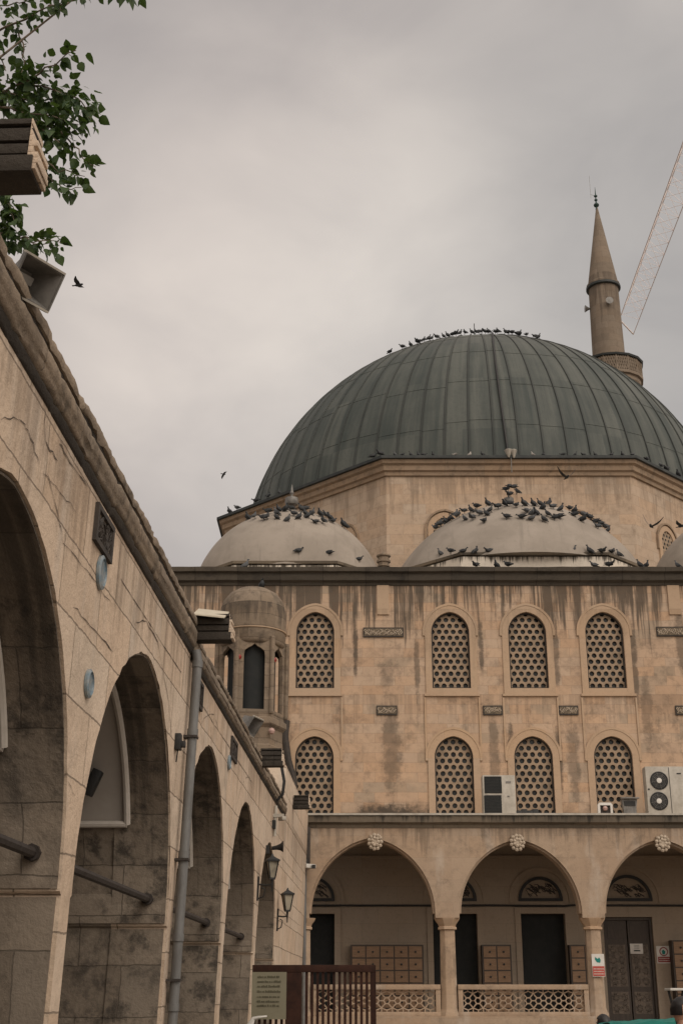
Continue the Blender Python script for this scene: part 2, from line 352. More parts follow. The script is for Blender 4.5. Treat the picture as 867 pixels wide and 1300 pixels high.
M['birdgrey'] = simple('grey pigeon plumage', (.085, .09, .094), (.03, .032, .034), .6, scale=7)
M['birdpale'] = simple('pale pigeon plumage', (.42, .39, .35), (.25, .23, .21), .6, scale=7)
M['bark'] = simple('grey bark', (.19, .15, .11), (.10, .08, .06), .9, scale=12, bump=.5)
M['skin'] = simple('skin', (.45, .27, .19), (.40, .23, .16), .55, scale=12)
M['hair'] = simple('black hair', (.010, .009, .009), (.02, .016, .014), .45, scale=40)
M['cloth_dark'] = simple('dark cloth', (.03, .032, .04), (.045, .045, .05), .9, scale=20)
M['cloth_maroon'] = simple('maroon cloth', (.12, .035, .035), (.09, .03, .03), .9, scale=20)
M['tealcloth'] = simple('teal cloth', (.01, .17, .14), (.008, .12, .10), .8, scale=6)
M['sheet'] = simple('galvanised sheet', (.52, .47, .37), (.44, .39, .30), .6, .1, 4)
def leafmat():
    m, nt, b = nmat('leaf green'); g = NG(nt)
    oi = g.new('ShaderNodeTexCoord'); n = g.noise(oi.outputs['Object'], 9.0, 3)
    g.l.new(g.mix(g.mapr(n, .35, .65), (.020, .046, .016), (.062, .098, .032)), b.inputs['Base Color'])
    b.inputs['Roughness'].default_value = .5; b.inputs['Specular IOR Level'].default_value = .3
    tr = g.new('ShaderNodeBsdfTranslucent'); tr.inputs[0].default_value = (.08, .14, .02, 1)
    ms = g.new('ShaderNodeMixShader'); ms.inputs[0].default_value = .25
    out = nt.nodes['Material Output']
    g.l.new(b.outputs[0], ms.inputs[1]); g.l.new(tr.outputs[0], ms.inputs[2]); g.l.new(ms.outputs[0], out.inputs[0])
    return m
M['leaf'] = leafmat()
DOME_C = Vector((6.5, 56.4, 19.42)); DOME_R = 10.98
def domemat():
    m, nt, b = nmat('weathered lead sheet'); g = NG(nt)
    geo = g.new('ShaderNodeNewGeometry')
    sub = g.new('ShaderNodeVectorMath', operation='SUBTRACT'); sub.inputs[1].default_value = DOME_C; g.l.new(geo.outputs['Position'], sub.inputs[0])
    s = g.new('ShaderNodeSeparateXYZ'); g.l.new(sub.outputs[0], s.inputs[0])
    a = g.math('ARCTAN2', s.outputs[1], s.outputs[0]); zz = s.outputs[2]
    n1 = g.noise(g.comb(g.math('MULTIPLY', a, 34), g.math('MULTIPLY', zz, .22), 0.0), 1.0, 6, .65)
    n2 = g.noise(g.comb(g.math('MULTIPLY', a, 6), g.math('MULTIPLY', zz, .5), 4.0), 1.0, 5, .6)
    # one tone per sheet: gore number and ring number
    gi = g.math('FLOOR', g.math('MULTIPLY', g.math('ADD', a, PI), 72 / (2 * PI)))
    zi = g.math('FLOOR', g.math('DIVIDE', zz, 2.7))
    wn_ = g.new('ShaderNodeTexWhiteNoise', noise_dimensions='2D'); g.l.new(g.comb(gi, zi, 0.0), wn_.inputs['Vector'])
    t = g.math('ADD', g.math('MULTIPLY', n1, .62), g.math('ADD', g.math('MULTIPLY', n2, .35), g.math('MULTIPLY', wn_.outputs['Value'], .16)))
    c = g.mix(g.mapr(t, .36, .78), (.034, .044, .040), (.094, .101, .088))
    c = g.mix(g.mapr(g.noise(sub.outputs[0], 9, 4), .45, .8, 0, .35), c, (.04, .046, .042))
    fr_ = g.math('FRACT', g.math('SUBTRACT', g.math('MULTIPLY', g.math('ADD', a, PI * 2), 72 / (2 * PI)), .27))
    ds = g.math('MINIMUM', fr_, g.math('SUBTRACT', 1.0, fr_))
    c = g.mix(g.mapr(ds, .13, .02, 0.0, .62), c, (.026, .030, .028))
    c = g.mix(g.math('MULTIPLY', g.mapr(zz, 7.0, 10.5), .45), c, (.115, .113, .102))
    g.l.new(c, b.inputs['Base Color']); b.inputs['Roughness'].default_value = .62; b.inputs['Metallic'].default_value = .0; b.inputs['Specular IOR Level'].default_value = .3
    bp = g.new('ShaderNodeBump'); bp.inputs['Strength'].default_value = .12; bp.inputs['Distance'].default_value = .05
    g.l.new(n2, bp.inputs['Height']); g.l.new(bp.outputs[0], b.inputs['Normal'])
    return m
M['lead'] = domemat()
def cupmat():
    m, nt, b = nmat('weathered cupola render'); g = NG(nt)
    geo = g.new('ShaderNodeNewGeometry'); pos = geo.outputs['Position']; s_ = g.new('ShaderNodeSeparateXYZ'); g.l.new(pos, s_.inputs[0])
    n1 = g.noise(pos, .8, 6, .6); n2 = g.noise(pos, 6, 8, .7)
    c = g.mix(g.mapr(n1, .35, .65), (.315, .275, .232), (.255, .222, .185))
    c = g.mix(g.mapr(n2, .5, .75, 0, .35), c, (.19, .165, .138))
    sv = g.comb(g.math('MULTIPLY', s_.outputs[0], 4.0), g.math('MULTIPLY', s_.outputs[2], .35), 2.0)
    c = g.mix(g.mapr(g.noise(sv, 1.0, 6, .65), .55, .72, 0, .4), c, (.16, .14, .118))
    drop = g.math('MULTIPLY', g.mapr(g.noise(pos, 14, 5, .7), .60, .68), g.mapr(s_.outputs[2], 15.8, 17.2))
    c = g.mix(g.math('MULTIPLY', drop, .6), c, (.52, .49, .44))
    g.l.new(c, b.inputs['Base Color']); b.inputs['Roughness'].default_value = .85; b.inputs['Specular IOR Level'].default_value = .2
    bp = g.new('ShaderNodeBump'); bp.inputs['Strength'].default_value = .3; bp.inputs['Distance'].default_value = .02
    g.l.new(n2, bp.inputs['Height']); g.l.new(bp.outputs[0], b.inputs['Normal'])
    return m
M['lead_pale'] = cupmat()
def groundmat():
    m, nt, b = nmat('courtyard paving'); g = NG(nt)
    geo = g.new('ShaderNodeNewGeometry')
    br = g.new('ShaderNodeTexBrick'); g.l.new(geo.outputs['Position'], br.inputs['Vector']); br.inputs['Scale'].default_value = 1
    br.inputs['Brick Width'].default_value = .9; br.inputs['Row Height'].default_value = .6; br.inputs['Mortar Size'].default_value = .008
    br.inputs['Color1'].default_value = (.22, .19, .155, 1); br.inputs['Color2'].default_value = (.17, .145, .118, 1); br.inputs['Mortar'].default_value = (.12, .10, .08, 1)
    g.l.new(br.outputs['Color'], b.inputs['Base Color']); b.inputs['Roughness'].default_value = .85
    return m

# ------------------------------------------------------------------ ground
gm = MB(); gm.add([(-2500, -2500, 0), (2500, -2500, 0), (2500, 2500, 0), (-2500, 2500, 0)], [(0, 1, 2, 3)])
tag(gm.build('ground', groundmat()), 'pale stone paved ground of the courtyard', 'ground', kind='structure')

# ================================================================== MOSQUE
mosque = tag(empty('mosque', (5.6, 38, 0)), 'sandstone mosque with a large grey lead dome, smaller pale domes and an arcaded portico', 'mosque')
YF, YP = 38.0, 34.5
XL, XR = -5.35, 17.0
WX = [-.79, 3.27, 5.585, 7.905, 12.2]          # window axes
HW = .575
up_holes = [arch(HW, 11.88, .08, 10.17, cx=x) for x in WX]
lo_holes = [arch(HW - .01, 8.13, .06, 6.28, cx=x) for x in WX]
fw = MB()
fw.plate([(XL, 5.6), (XR, 5.6), (XR, 13.46), (XL, 13.46)], up_holes + lo_holes, -.42, 0, FM(YF))
fw.build('wall', M['facade'], mosque)
# side and back walls so that the block is closed
sw = MB()
sw.box((XL + .2, 46.2, 6.7), (.4, 15.6, 13.4)); sw.box((XR - .2, 46.2, 6.7), (.4, 15.6, 13.4)); sw.box(((XL + XR) / 2, 54.2, 6.7), (XR - XL, .4, 13.4))
sw.build('side_wall', M['facade'], mosque)
rf = MB(); rf.box(((XL + XR) / 2, 46.3, 13.62), (XR - XL - .1, 15.9, .3)); rf.build('roof', M['cupbase'], mosque)
# cornice with its profile, slightly irregular
def rough_cornice(x0, x1, Y, prof, step=.35, amp=.012, seed=0):
    n = int((x1 - x0) / step); xs = [x0 + (x1 - x0) * i / n for i in range(n + 1)]
    def ring(i, x):
        out = []
        for k, (w, z) in enumerate(prof):
            q = mnoise.noise(Vector((x * 1.7 + seed, k * 3.1, 0))) * amp
            out.append(Vector((x, Y - w - q, z + q * .7)))
        return out
    return xs, ring
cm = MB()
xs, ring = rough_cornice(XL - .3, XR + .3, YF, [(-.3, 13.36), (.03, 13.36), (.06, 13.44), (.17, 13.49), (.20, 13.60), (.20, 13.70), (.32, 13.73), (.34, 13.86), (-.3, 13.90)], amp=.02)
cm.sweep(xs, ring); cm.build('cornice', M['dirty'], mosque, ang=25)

# windows: frame, pierced stone grille, dark pane behind it
def hexgrille(hw, z0, ztop, pitch=.213, hr=.075, thick=.05, inside=None):
    mb = MB(); dz = pitch * math.sqrt(3) / 2; R = pitch / math.sqrt(3)
    rows = int((ztop - z0) / dz) + 2
    for j in range(-1, rows):
        for i in range(-5, 6):
            cxh = (i + (.5 if j % 2 else 0)) * pitch; czh = z0 + .11 + j * dz
            if not inside(cxh, czh): continue
            o = [];q = [];d = []
            for k in range(12):
                a = PI / 6 + k * PI / 6
                rr = R if k % 2 == 0 else R * math.cos(PI / 6)
                o.append((cxh + rr * math.cos(a), 0, czh + rr * math.sin(a)))
                q.append((cxh + hr * math.cos(a), 0, czh + hr * math.sin(a)))
                d.append((cxh + hr * .94 * math.cos(a), thick, czh + hr * .94 * math.sin(a)))
            fs = [(k, (k + 1) % 12, 12 + (k + 1) % 12, 12 + k) for k in range(12)] + [(12 + k, 12 + (k + 1) % 12, 24 + (k + 1) % 12, 24 + k) for k in range(12)]
            mb.add(o + q + d, fs)
    return mb
def window_proto(hw, spring, e, bottom, ring_w, sill, hid_bottom=None):
    out = arch(hw, spring, e, bottom)
    top = max(b for a, b in out)
    base = Vector((0, YF, bottom))
    fr = MB()
    rw = arch(hw + ring_w, spring, e, bottom - (.16 if sill else .0)); hole = arch(hw - .004, spring, e, bottom + .004)
    fr.plate(rw, [hole], -.10, .035, lambda u, v, w: Vector((u, -w, v - bottom)))
    fr.plate(band(hw + ring_w + .07, hw + ring_w + .002, spring, e, spring - .1), [], -.05, .048, lambda u, v, w: Vector((u, -w, v - bottom)))
    if sill: fr.box((0, -.01, -.20), (2 * (hw + ring_w) + .10, .11, .07))
    gr = hexgrille(hw, 0, top - bottom, inside=lambda x, z: abs(x) < hw + .12 and -.15 < z < (top - bottom) + .12 and (z < spring - bottom or (abs(x) + e) ** 2 + (z - (spring - bottom)) ** 2 < (hw + e + .13) ** 2))
    gr.v = [Vector((v.x, v.y + .13, v.z)) for v in gr.v]
    bd = MB()     # dark edge strip round the grille
    bd.plate(arch(hw - .006, spring, e, bottom + .006), [arch(hw - .045, spring, e, bottom + .05)], -.125, -.075, lambda u, v, w: Vector((u, -w, v - bottom)))
    pn = MB(); pn.plate(arch(hw + .15, spring, e, bottom - .12), [], -.24, -.21, lambda u, v, w: Vector((u, -w, v - bottom)))
    return fr, gr, bd, pn
def put_windows(xs_, proto, bottom):
    fr, gr, bd, pn = proto; first = None
    for x in xs_:
        if first is None:
            f0 = fr.build('window', M['smooth'], mosque, local=True, recalc=True)
            g0 = gr.build('grille', M['grille'], f0, local=True, recalc=False)
            b0 = bd.build('edge_strip', M['plaquedark'], f0, local=True)
            p0 = pn.build('pane', M['hole'], f0, local=True)
            first = f0; o = f0
        else: o = copy_tree(first, mosque)
        o.location = Vector((x, YF, bottom)) - mosque.location
put_windows(WX, window_proto(HW, 11.88, .08, 10.17, .19, True), 10.17)
put_windows(WX, window_proto(HW - .01, 8.13, .06, 6.28, .19, False), 6.28)
# flat strips that join an upper window to the one below
st = MB()
for x in WX:
    for sx in (-1, 1):
        st = MB(); st.box((x + sx * .80, YF - .012, (8.1 + 9.9) / 2), (.05, .05, 1.78)); st.build('window_panel_strip', M['smooth'], mosque)
# pilaster strips under the cornice
for x in (1.26, 10.1):
    pl = MB(); pl.box((x, YF - .02, 12.9), (.36, .06, .92)); pl.build('pilaster', M['smooth'], mosque)
# carved inscription plaques on the facade
def plaque(px0, py0, px1, py1, name='inscription_plaque', lab=None, D=YF):
    a = P(px0, py1, D); b = P(px1, py0, D); cx_, cz_ = (a.x + b.x) / 2, (a.z + b.z) / 2; w_, h_ = b.x - a.x, b.z - a.z
    mb = MB(); mb.box((cx_, D - .01, cz_), (w_, .06, h_))
    o = mb.build(name, M['plaquedark'], mosque)
    ins = MB(); ins.box((cx_, D - .02, cz_), (w_ - .07, .06, h_ - .07))
    rnd = random.Random(int(px0))
    q = ins.build('carved_text', M['plaque'], o)
    rel = MB(); n = int(w_ / .05)
    for i in range(n):                # flowing raised script
        x = a.x + .06 + (w_ - .12) * i / max(1, n - 1); h = (h_ - .1) * rnd.uniform(.3, .95)
        zb = cz_ - (h_ - .1) / 2 + rnd.uniform(0, (h_ - .1) - h)
        pts = [(x + .03 * math.sin(j * 1.6 + i), D - .052, zb + h * j / 4) for j in range(5)]
        rel.tube(pts, .011, 4)
    rel.build('relief_script', M['carvedstone'], o)
    if lab: o['label'] = lab
plaque(461, 797, 512, 809); plaque(833, 796, 884, 808)
plaque(478, 896, 504, 908); plaque(613, 896, 637, 908); plaque(709, 896, 733, 908); plaque(857, 896, 884, 908)
# ---- portico in front of the lower storey
PCX = [.78, 4.55, 8.24, 11.95]; PHW = [1.6, 1.56, 1.56, 1.56]
SPR = 3.58
poly = [(-1.45, SPR - .11), (PCX[0] - PHW[0], SPR - .11)]
for i, (x, h) in enumerate(zip(PCX, PHW)):
    a = arch(h, SPR, .30, SPR - .11, 20, x)[2:]       # right spring .. apex .. left spring
    a = list(reversed(a))
    poly += a + [(x + h, SPR - .11)]
    if i + 1 < len(PCX): poly += [(PCX[i + 1] - PHW[i + 1], SPR - .11)]
poly += [(14.2, SPR - .11), (14.2, 5.78), (-1.45, 5.78)]
cl = []
for q in poly:
    if not cl or (abs(q[0] - cl[-1][0]) + abs(q[1] - cl[-1][1])) > 1e-4: cl.append(q)
pw = MB(); pw.plate(cl, [], -.55, 0, FM(YP)); pw.build('portico_wall', M['portico'], mosque)
# moulded outer edge of each portico arch
for x, h in zip(PCX, PHW):
    am = MB()
    outer = arch(h + .0, SPR, .30, SPR, 24, x)[2:]; inner = arch(h - .055, SPR, .30, SPR, 24, x)[2:]
    am.plate(outer + list(reversed(inner)), [], -.50, -.10, FM(YP)); am.build('arch_rib', M['portico'], mosque)
# ledge on top of the portico
cm = MB(); xs, ring = rough_cornice(-1.55, 14.3, YP, [(-.3, 5.70), (.02, 5.70), (.05, 5.78), (.16, 5.83), (.18, 5.95), (.18, 6.0), (-.3, 6.0)], amp=.016, seed=9)
cm.sweep(xs, ring); cm.build('ledge', M['ledge'], mosque, ang=25)
cm = MB(); cm.box((6.37, YP - .09, 6.026), (15.9, .28, .05)); cm.build('ledge_flashing', M['offwhite'], mosque)
pr = MB(); pr.box((6.4, 36.2, 5.82), (15.6, 2.9, .12)); pr.build('portico_roof', M['cupbase'], mosque)
pc = MB()
pc.box((6.4, 36.5, 5.66), (15.6, 2.98, .16))
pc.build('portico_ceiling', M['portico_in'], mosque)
# cross arches of the portico ceiling
# portico back wall with its three doorways and lunettes
DX = [-.81, 3.16, 5.61]; DH = .62
holes = [[(x - DH, .96), (x + DH, .96), (x + DH, 3.77), (x - DH, 3.77)] for x in DX]
holes.append([(7.28, .96), (8.65, .96), (8.65, 3.68), (7.28, 3.68)])
LUN = [(-.81, .6), (3.16, .6), (5.57, .6), (8.03, .65)]
lun_h = [arch(h, 4.14, -.0001 + .001, 4.13, 12, x) for x, h in LUN]
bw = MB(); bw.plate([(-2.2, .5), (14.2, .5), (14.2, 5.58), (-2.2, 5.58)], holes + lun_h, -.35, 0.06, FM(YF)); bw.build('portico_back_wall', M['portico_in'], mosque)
cb = MB(); cb.box((6, YF - .10, 5.30), (16.2, .09, .07)); cb.build('inner_string_course', M['portico_in'], mosque)
cd = MB(); cd.tube([(-2.0, YF - .11, 3.985), (1.5, YF - .11, 3.98), (4, YF - .11, 3.985), (6.2, YF - .11, 3.965), (6.6, YF - .11, 4.0), (7, YF - .11, 3.985), (14, YF - .11, 3.97)], .028, 6); cd.build('conduit', M['black'], mosque)
for x in DX:                                             # door frames and dark leaves
    fr = MB(); fr.plate([(x - DH - .16, .96), (x + DH + .16, .96), (x + DH + .16, 3.93), (x - DH - .16, 3.93)], [[(x - DH + .003, .95), (x + DH - .003, .95), (x + DH - .003, 3.767), (x - DH + .003, 3.767)]], .0, .10, FM(YF))
    fr.build('door_frame', M['portico_in'], mosque)
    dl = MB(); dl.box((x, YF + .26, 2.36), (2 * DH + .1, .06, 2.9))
    d = dl.build('door', M['darkfill'], mosque)
for x, h in LUN:
    fr = MB(); fr.plate(arch(h + .02, 4.14, .001, 4.10, 20, x), [arch(h - .06, 4.14, .001, 4.18, 20, x)], .055, .11, FM(YF)); l = fr.build('lunette', M['black'], mosque)
    pn = MB(); pn.plate(arch(h + .02, 4.14, .001, 4.11, 20, x), [], -.06, .01, FM(YF)); pn.build('lunette_panel', M['portico_in'], l)
    rnd = random.Random(int(x * 100)); rel = MB()
    for k in range(26):
        xx = x + rnd.uniform(-.36, .36); zz = 4.24 + rnd.uniform(0, .30)
        if ((xx - x) / (h - .1)) ** 2 + ((zz - 4.14) / (h - .1)) ** 2 > .85: continue
        pts = [(xx + .07 * math.sin(j * 1.3 + k) + .02 * j, YF - .02, zz + .05 * math.cos(j * 1.7 + k)) for j in range(6)]
        rel.tube(pts, .012, 4)
    rel.build('lunette_script', M['plaquedark'], l)
    hd = MB(); hd.plate(band(h + .28, h + .20, 4.14, .001, 4.06, 20, x), [], .05, .09, FM(YF)); hd.build('lunette_hood', M['portico_in'], l)
# floor and base of the portico
pf = MB(); pf.box((6.0, 36.25, .47), (16.6, 3.6, .95)); pf.build('portico_floor', M['portico'], mosque)
pb = MB(); pb.box((2.45, YP + .2, 1.045), (7.9, .5, .19)); pb.build('balustrade_plinth', M['portico'], mosque)
# columns with base and capital
for k, x in enumerate((-.98, 2.69, 6.39, 10.1)):
    c_ = MB(); hwc = .22
    y = YP + .27
    prof = [(hwc + .06, .95), (hwc + .06, 1.20), (hwc + .02, 1.26), (hwc, 1.32), (hwc - .01, 2.3), (hwc - .02, 3.18)]
    c_.lathe(prof, 8, (x, y, 0), PI / 8); cc = c_.build('column', M['portico'], mosque, bevel=.01)
    cp = MB(); cp.lathe([(hwc - .02, 3.18), (hwc + .03, 3.20), (hwc + .03, 3.25), (hwc, 3.27), (hwc + .03, 3.33), (hwc + .10, 3.42), (hwc + .12, 3.47)], 8, (x, y, 0), PI / 8)
    cp.build('capital', M['smooth'], cc)
# pierced balustrades in the first two bays
def balustrade(x0, x1):
    root = MB(); y = YP + .22
    root.box(((x0 + x1) / 2, y, 1.82), (x1 - x0, .24, .12)); root.box(((x0 + x1) / 2, y, 1.19), (x1 - x0, .22, .10))
    root.box((x0 + .06, y, 1.50), (.12, .2, .52)); root.box((x1 - .06, y, 1.50), (.12, .2, .52))
    b_ = root.build('balustrade', M['portico'], mosque, bevel=.008)
    lat = MB(); n = int((x1 - x0 - .24) / .25); p = (x1 - x0 - .24) / n; r = .021
    zc = 1.50; hh = .26
    for i in range(n):
        cx_ = x0 + .12 + p * (i + .5)
        hexa = [(cx_ + .078 * math.cos(k * PI / 3), zc + .078 * math.sin(k * PI / 3)) for k in range(6)]
        for k in range(6):
            a, b = hexa[k], hexa[(k + 1) % 6]; lat.tube([(a[0], y, a[1]), (b[0], y, b[1])], r, 4)
        for sgn in (1, -1):                              # rays from the rosette to the rails
            lat.tube([(cx_ + .04, y, zc + sgn * .068), (cx_ + p * .5, y, zc + sgn * .17), (cx_ + p * .5, y, zc + sgn * hh)], r, 4)
            lat.tube([(cx_ - .04, y, zc + sgn * .068), (cx_ - p * .5, y, zc + sgn * .17), (cx_ - p * .5, y, zc + sgn * hh)], r, 4)
            lat.tube([(cx_ - p * .5, y, zc + sgn * .17), (cx_, y, zc + sgn * .22), (cx_ + p * .5, y, zc + sgn * .17)], r * .9, 4)
            lat.tube([(cx_, y, zc + sgn * .22), (cx_, y, zc + sgn * hh)], r * .9, 4)
            lat.tube([(cx_ + sgn * .078, y, zc), (cx_ + sgn * p * .5, y, zc)], r * .9, 4)
    lat.build('lattice', M['portico'], b_)
balustrade(-.75, 2.47); balustrade(2.91, 6.17)
# carved rosette keystones
kp = None
for px, py in ((476, 1069), (656, 1070), (840, 1071)):
    p = P(px, py, YP - .06)
    k_ = MB()
    k_.lathe([(.06, -.02), (.06, .12)], 12, (0, 0, 0))
    k_.v = [Vector((v.x, -v.z, v.y)) for v in k_.v]
    for ring_r, n, rr in ((.155, 11, .055), (.08, 7, .05)):
        for i in range(n):
            a = 2 * PI * i / n; cxx, czz = ring_r * math.cos(a), ring_r * 1.12 * math.sin(a)
            s_ = MB(); s_.lathe([(.0, -rr), (rr * .7, -rr * .7), (rr, 0), (rr * .7, rr * .7), (.0, rr)], 8)
            k_.add([v + Vector((cxx, -.06 if ring_r > .1 else -.10, czz)) for v in s_.v], s_.f)
    k_.box((0, .02, .10), (.30, .1, .16))
    k_.v = [v + p for v in k_.v]
    k_.build('keystone_rosette', M['carvedstone'], mosque)

# ---- octagonal drum, main dome
RI = 11.4; DC = Vector((6.26, 56.4, 0))
def octo(ri, z): R = ri / math.cos(PI / 8); return [Vector((DC.x + R * math.cos(PI / 8 + k * PI / 4), DC.y + R * math.sin(PI / 8 + k * PI / 4), z)) for k in range(8)]
def octo_stack(levels):
    mb = MB(); rings = [octo(r, z) for r, z in levels]; vs = [v for r in rings for v in r]; n = 8
    fs = [(i * n + k, i * n + (k + 1) % n, (i + 1) * n + (k + 1) % n, (i + 1) * n + k) for i in range(len(rings) - 1) for k in range(n)]
    fs += [tuple(reversed(range(n))), tuple(range((len(rings) - 1) * n, len(rings) * n))]
    return mb.add(vs, fs)
octo_stack([(RI - .30, 13.0), (RI - .30, 20.0)]).build('drum', M['drum'], mosque, ang=20)
octo_stack([(RI - .32, 19.9), (RI - .22, 19.92), (RI - .20, 20.05), (RI - .12, 20.10), (RI - .10, 20.28), (RI + .0, 20.34), (RI + .03, 20.5)]).build('drum_cornice', M['drumcorn'], mosque, ang=20)
octo_stack([(RI - .05, 20.47), (RI + .13, 20.49), (RI + .13, 20.60), (DOME_R - .25, 20.72)]).build('lead_rim', M['rim'], mosque, ang=20)
# drum windows
def drum_window(face, off):
    a = -PI / 2 + face * PI / 4
    nrm = Vector((math.cos(a), math.sin(a), 0)); tan = Vector((-math.sin(a), math.cos(a), 0))
    org = DC + nrm * (RI - .30) + tan * off
    fn = lambda u, v, w: org + tan * u + nrm * w + Vector((0, 0, v))
    fr = MB(); fr.plate(arch(.62, 17.78, .05, 16.0), [arch(.42, 17.78, .05, 16.2)], -.02, .06, fn); f0 = fr.build('window', M['smooth'], mosque)
    rc = MB(); rc.plate(band(.74, .67, 17.78, .05, 17.4), [], -.02, .09, fn); rc.build('hood_mould', M['drumcorn'], f0)
    gr = hexgrille(.42, 0, 2.1, .2, .06, inside=lambda x, z: abs(x) < .44 and -.05 < z < 2.1)
    gr.v = [fn(v.x, v.z + 16.2, .025 - v.y * .3) for v in gr.v]; gr.build('grille', M['grille'], f0, recalc=False)
    pn = MB(); pn.plate(arch(.5, 17.78, .05, 16.1), [], -.02, .006, fn); pn.build('pane', M['hole'], f0)
for face, off in ((0, -2.45), (0, 2.45), (1, -2.45), (1, 2.45), (-1, -2.45), (-1, 2.45)): drum_window(face, off)
# lead dome: a turned shell with raised seams
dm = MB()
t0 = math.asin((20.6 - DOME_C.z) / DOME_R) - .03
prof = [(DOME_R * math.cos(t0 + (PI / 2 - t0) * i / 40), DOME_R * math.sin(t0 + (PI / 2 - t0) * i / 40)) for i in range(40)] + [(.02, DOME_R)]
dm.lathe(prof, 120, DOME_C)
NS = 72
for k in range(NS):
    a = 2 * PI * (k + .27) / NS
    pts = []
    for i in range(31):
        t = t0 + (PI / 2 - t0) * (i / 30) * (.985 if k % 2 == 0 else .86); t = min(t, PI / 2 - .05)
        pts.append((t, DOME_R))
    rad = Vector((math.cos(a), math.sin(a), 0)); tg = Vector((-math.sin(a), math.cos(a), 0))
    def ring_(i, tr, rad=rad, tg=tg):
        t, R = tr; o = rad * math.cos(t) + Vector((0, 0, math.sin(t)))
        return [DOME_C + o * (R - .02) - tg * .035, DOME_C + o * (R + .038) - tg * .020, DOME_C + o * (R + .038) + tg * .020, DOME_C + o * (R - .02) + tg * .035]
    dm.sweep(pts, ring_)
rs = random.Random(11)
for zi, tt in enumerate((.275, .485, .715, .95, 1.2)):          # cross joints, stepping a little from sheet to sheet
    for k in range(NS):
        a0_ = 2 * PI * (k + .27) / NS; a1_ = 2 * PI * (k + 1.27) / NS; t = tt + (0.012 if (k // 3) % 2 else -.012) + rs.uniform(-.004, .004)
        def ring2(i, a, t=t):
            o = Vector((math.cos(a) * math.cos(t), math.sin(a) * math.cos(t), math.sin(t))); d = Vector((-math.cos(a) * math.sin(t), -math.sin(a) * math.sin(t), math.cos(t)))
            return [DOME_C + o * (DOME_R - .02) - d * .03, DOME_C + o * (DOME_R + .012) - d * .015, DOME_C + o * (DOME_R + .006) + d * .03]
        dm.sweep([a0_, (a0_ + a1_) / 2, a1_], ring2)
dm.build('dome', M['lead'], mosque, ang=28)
cable = [on_sphere(625 + (645 - 625) * (i / 20) ** 1.15, 423 + (577 - 423) * i / 20, DOME_C, DOME_R + .07) for i in range(21)]
cb = MB(); cb.tube(cable, .045, 6); cb.build('lightning_cable', M['black'], mosque)
rod = MB(); p = on_sphere(602, 421.5, DOME_C, DOME_R); rod.tube([p, p + Vector((0, 0, .55))], .018, 5); rod.build('rod', M['black'], mosque)

# ---- small pale cupolas on octagonal bases
CUP = []
def cupola(X, Y, R, ztop, fh, ch, ybase):
    """R sphere radius, ztop apex height, fh half width of the base front, ch chamfer"""
    c = Vector((X, Y, ztop - R)); CUP.append((c, R))
    zb = 14.62
    def ringo(g, z):
        f_ = fh + g * .4; o_ = fh + ch + g
        q = [(-f_, -o_), (f_, -o_), (o_, -f_), (o_, f_), (f_, o_), (-f_, o_), (-o_, f_), (-o_, -f_)]
        return [Vector((X + a, Y + b, z)) for a, b in q]
    mb = MB(); rings = [ringo(0, 13.6), ringo(0, zb - .14)]
    mb.add([v for r in rings for v in r], [(k, (k + 1) % 8, 8 + (k + 1) % 8, 8 + k) for k in range(8)])
    rim = MB(); rings = [ringo(-.1, zb - .10), ringo(.03, zb - .09), ringo(.05, zb - .01), ringo(-.5, zb + .12)]
    rim.add([v for r in rings for v in r], [(i * 8 + k, i * 8 + (k + 1) % 8, (i + 1) * 8 + (k + 1) % 8, (i + 1) * 8 + k) for i in range(3) for k in range(8)])
    t0 = math.asin(max(-1, (zb - .1 - c.z) / R))
    dome = MB(); n = 28
    dome.lathe([(R * math.cos(t0 + (PI / 2 - t0) * i / n), R * math.sin(t0 + (PI / 2 - t0) * i / n)) for i in range(n)] + [(.01, R)], 72, c)
    d = dome.build('cupola', M['lead_pale'], mosque)
    mb.build('cupola_base', M['cupbase'], d); rim.build('cupola_rim', M['ledge'], d)
    return d, c
cupola(6.02, 42.6, 4.75, 17.50, 2.3, 1.75, 0)
cupola(-1.79, 42.6, 3.29, 17.32, 1.65, 1.55, 0)
cupola(13.8, 42.6, 3.29, 17.32, 1.65, 1.55, 0)
def finial(base, sc, cone=True):
    f_ = MB()
    f_.lathe([(.10, -.1), (.10, .10), (.16, .12), (.22, .3), (.12, .42), (.06, .46), (.06, .52), (.26, .56), (.30, .66), (.28, .86), (.12, .90), (.05, .95), (.05, 1.02), (.10, 1.1), (.05, 1.22), (.015, 1.5)], 14)
    f_.v = [base + v * sc for v in f_.v]
    f_.build('finial', M['greycase'], mosque)
finial(Vector((-1.74, 42.6, 17.3)), .80); finial(Vector((5.86, 42.6, 17.45)), .62)
# turned stone ornament on the parapet between the cupolas
p = P(487, 722, 38.0); om = MB()
om.lathe([(.14, 0), (.14, .08), (.19, .1), (.19, .13), (.17, .14), (.17, .22), (.21, .24), (.21, .30), (.17, .31), (.17, .40), (.22, .43), (.22, .47), (.12, .49), (.06, .56), (.01, .6)], 10, (p.x, 38.0, 13.86)); om.build('parapet_ornament', M['kiosk'], mosque)
# black downpipe on the facade beside the kiosk and the grey one at the portico corner
dp = MB(); dp.tube([P(364, 915, 37.9), P(362, 935, 37.85), P(366, 965, 37.85), P(373, 990, 37.85), P(374, 1040, 37.8)], .10, 8); dp.build('downpipe', M['plaquedark'], mosque)
dp = MB(); a = P(387, 1095, 34.3); dp.tube([(a.x, 34.36, 4.9), (a.x, 34.36, .9)], .05, 8); dp.build('downpipe', M['pipe'], mosque)
bx = MB(); a = P(390, 1070, 34.4); bx.box((a.x, 34.42, a.z - .1), (.16, .1, 1.0)); bx.build('junction_box', M['plaquedark'], mosque, bevel=.02)

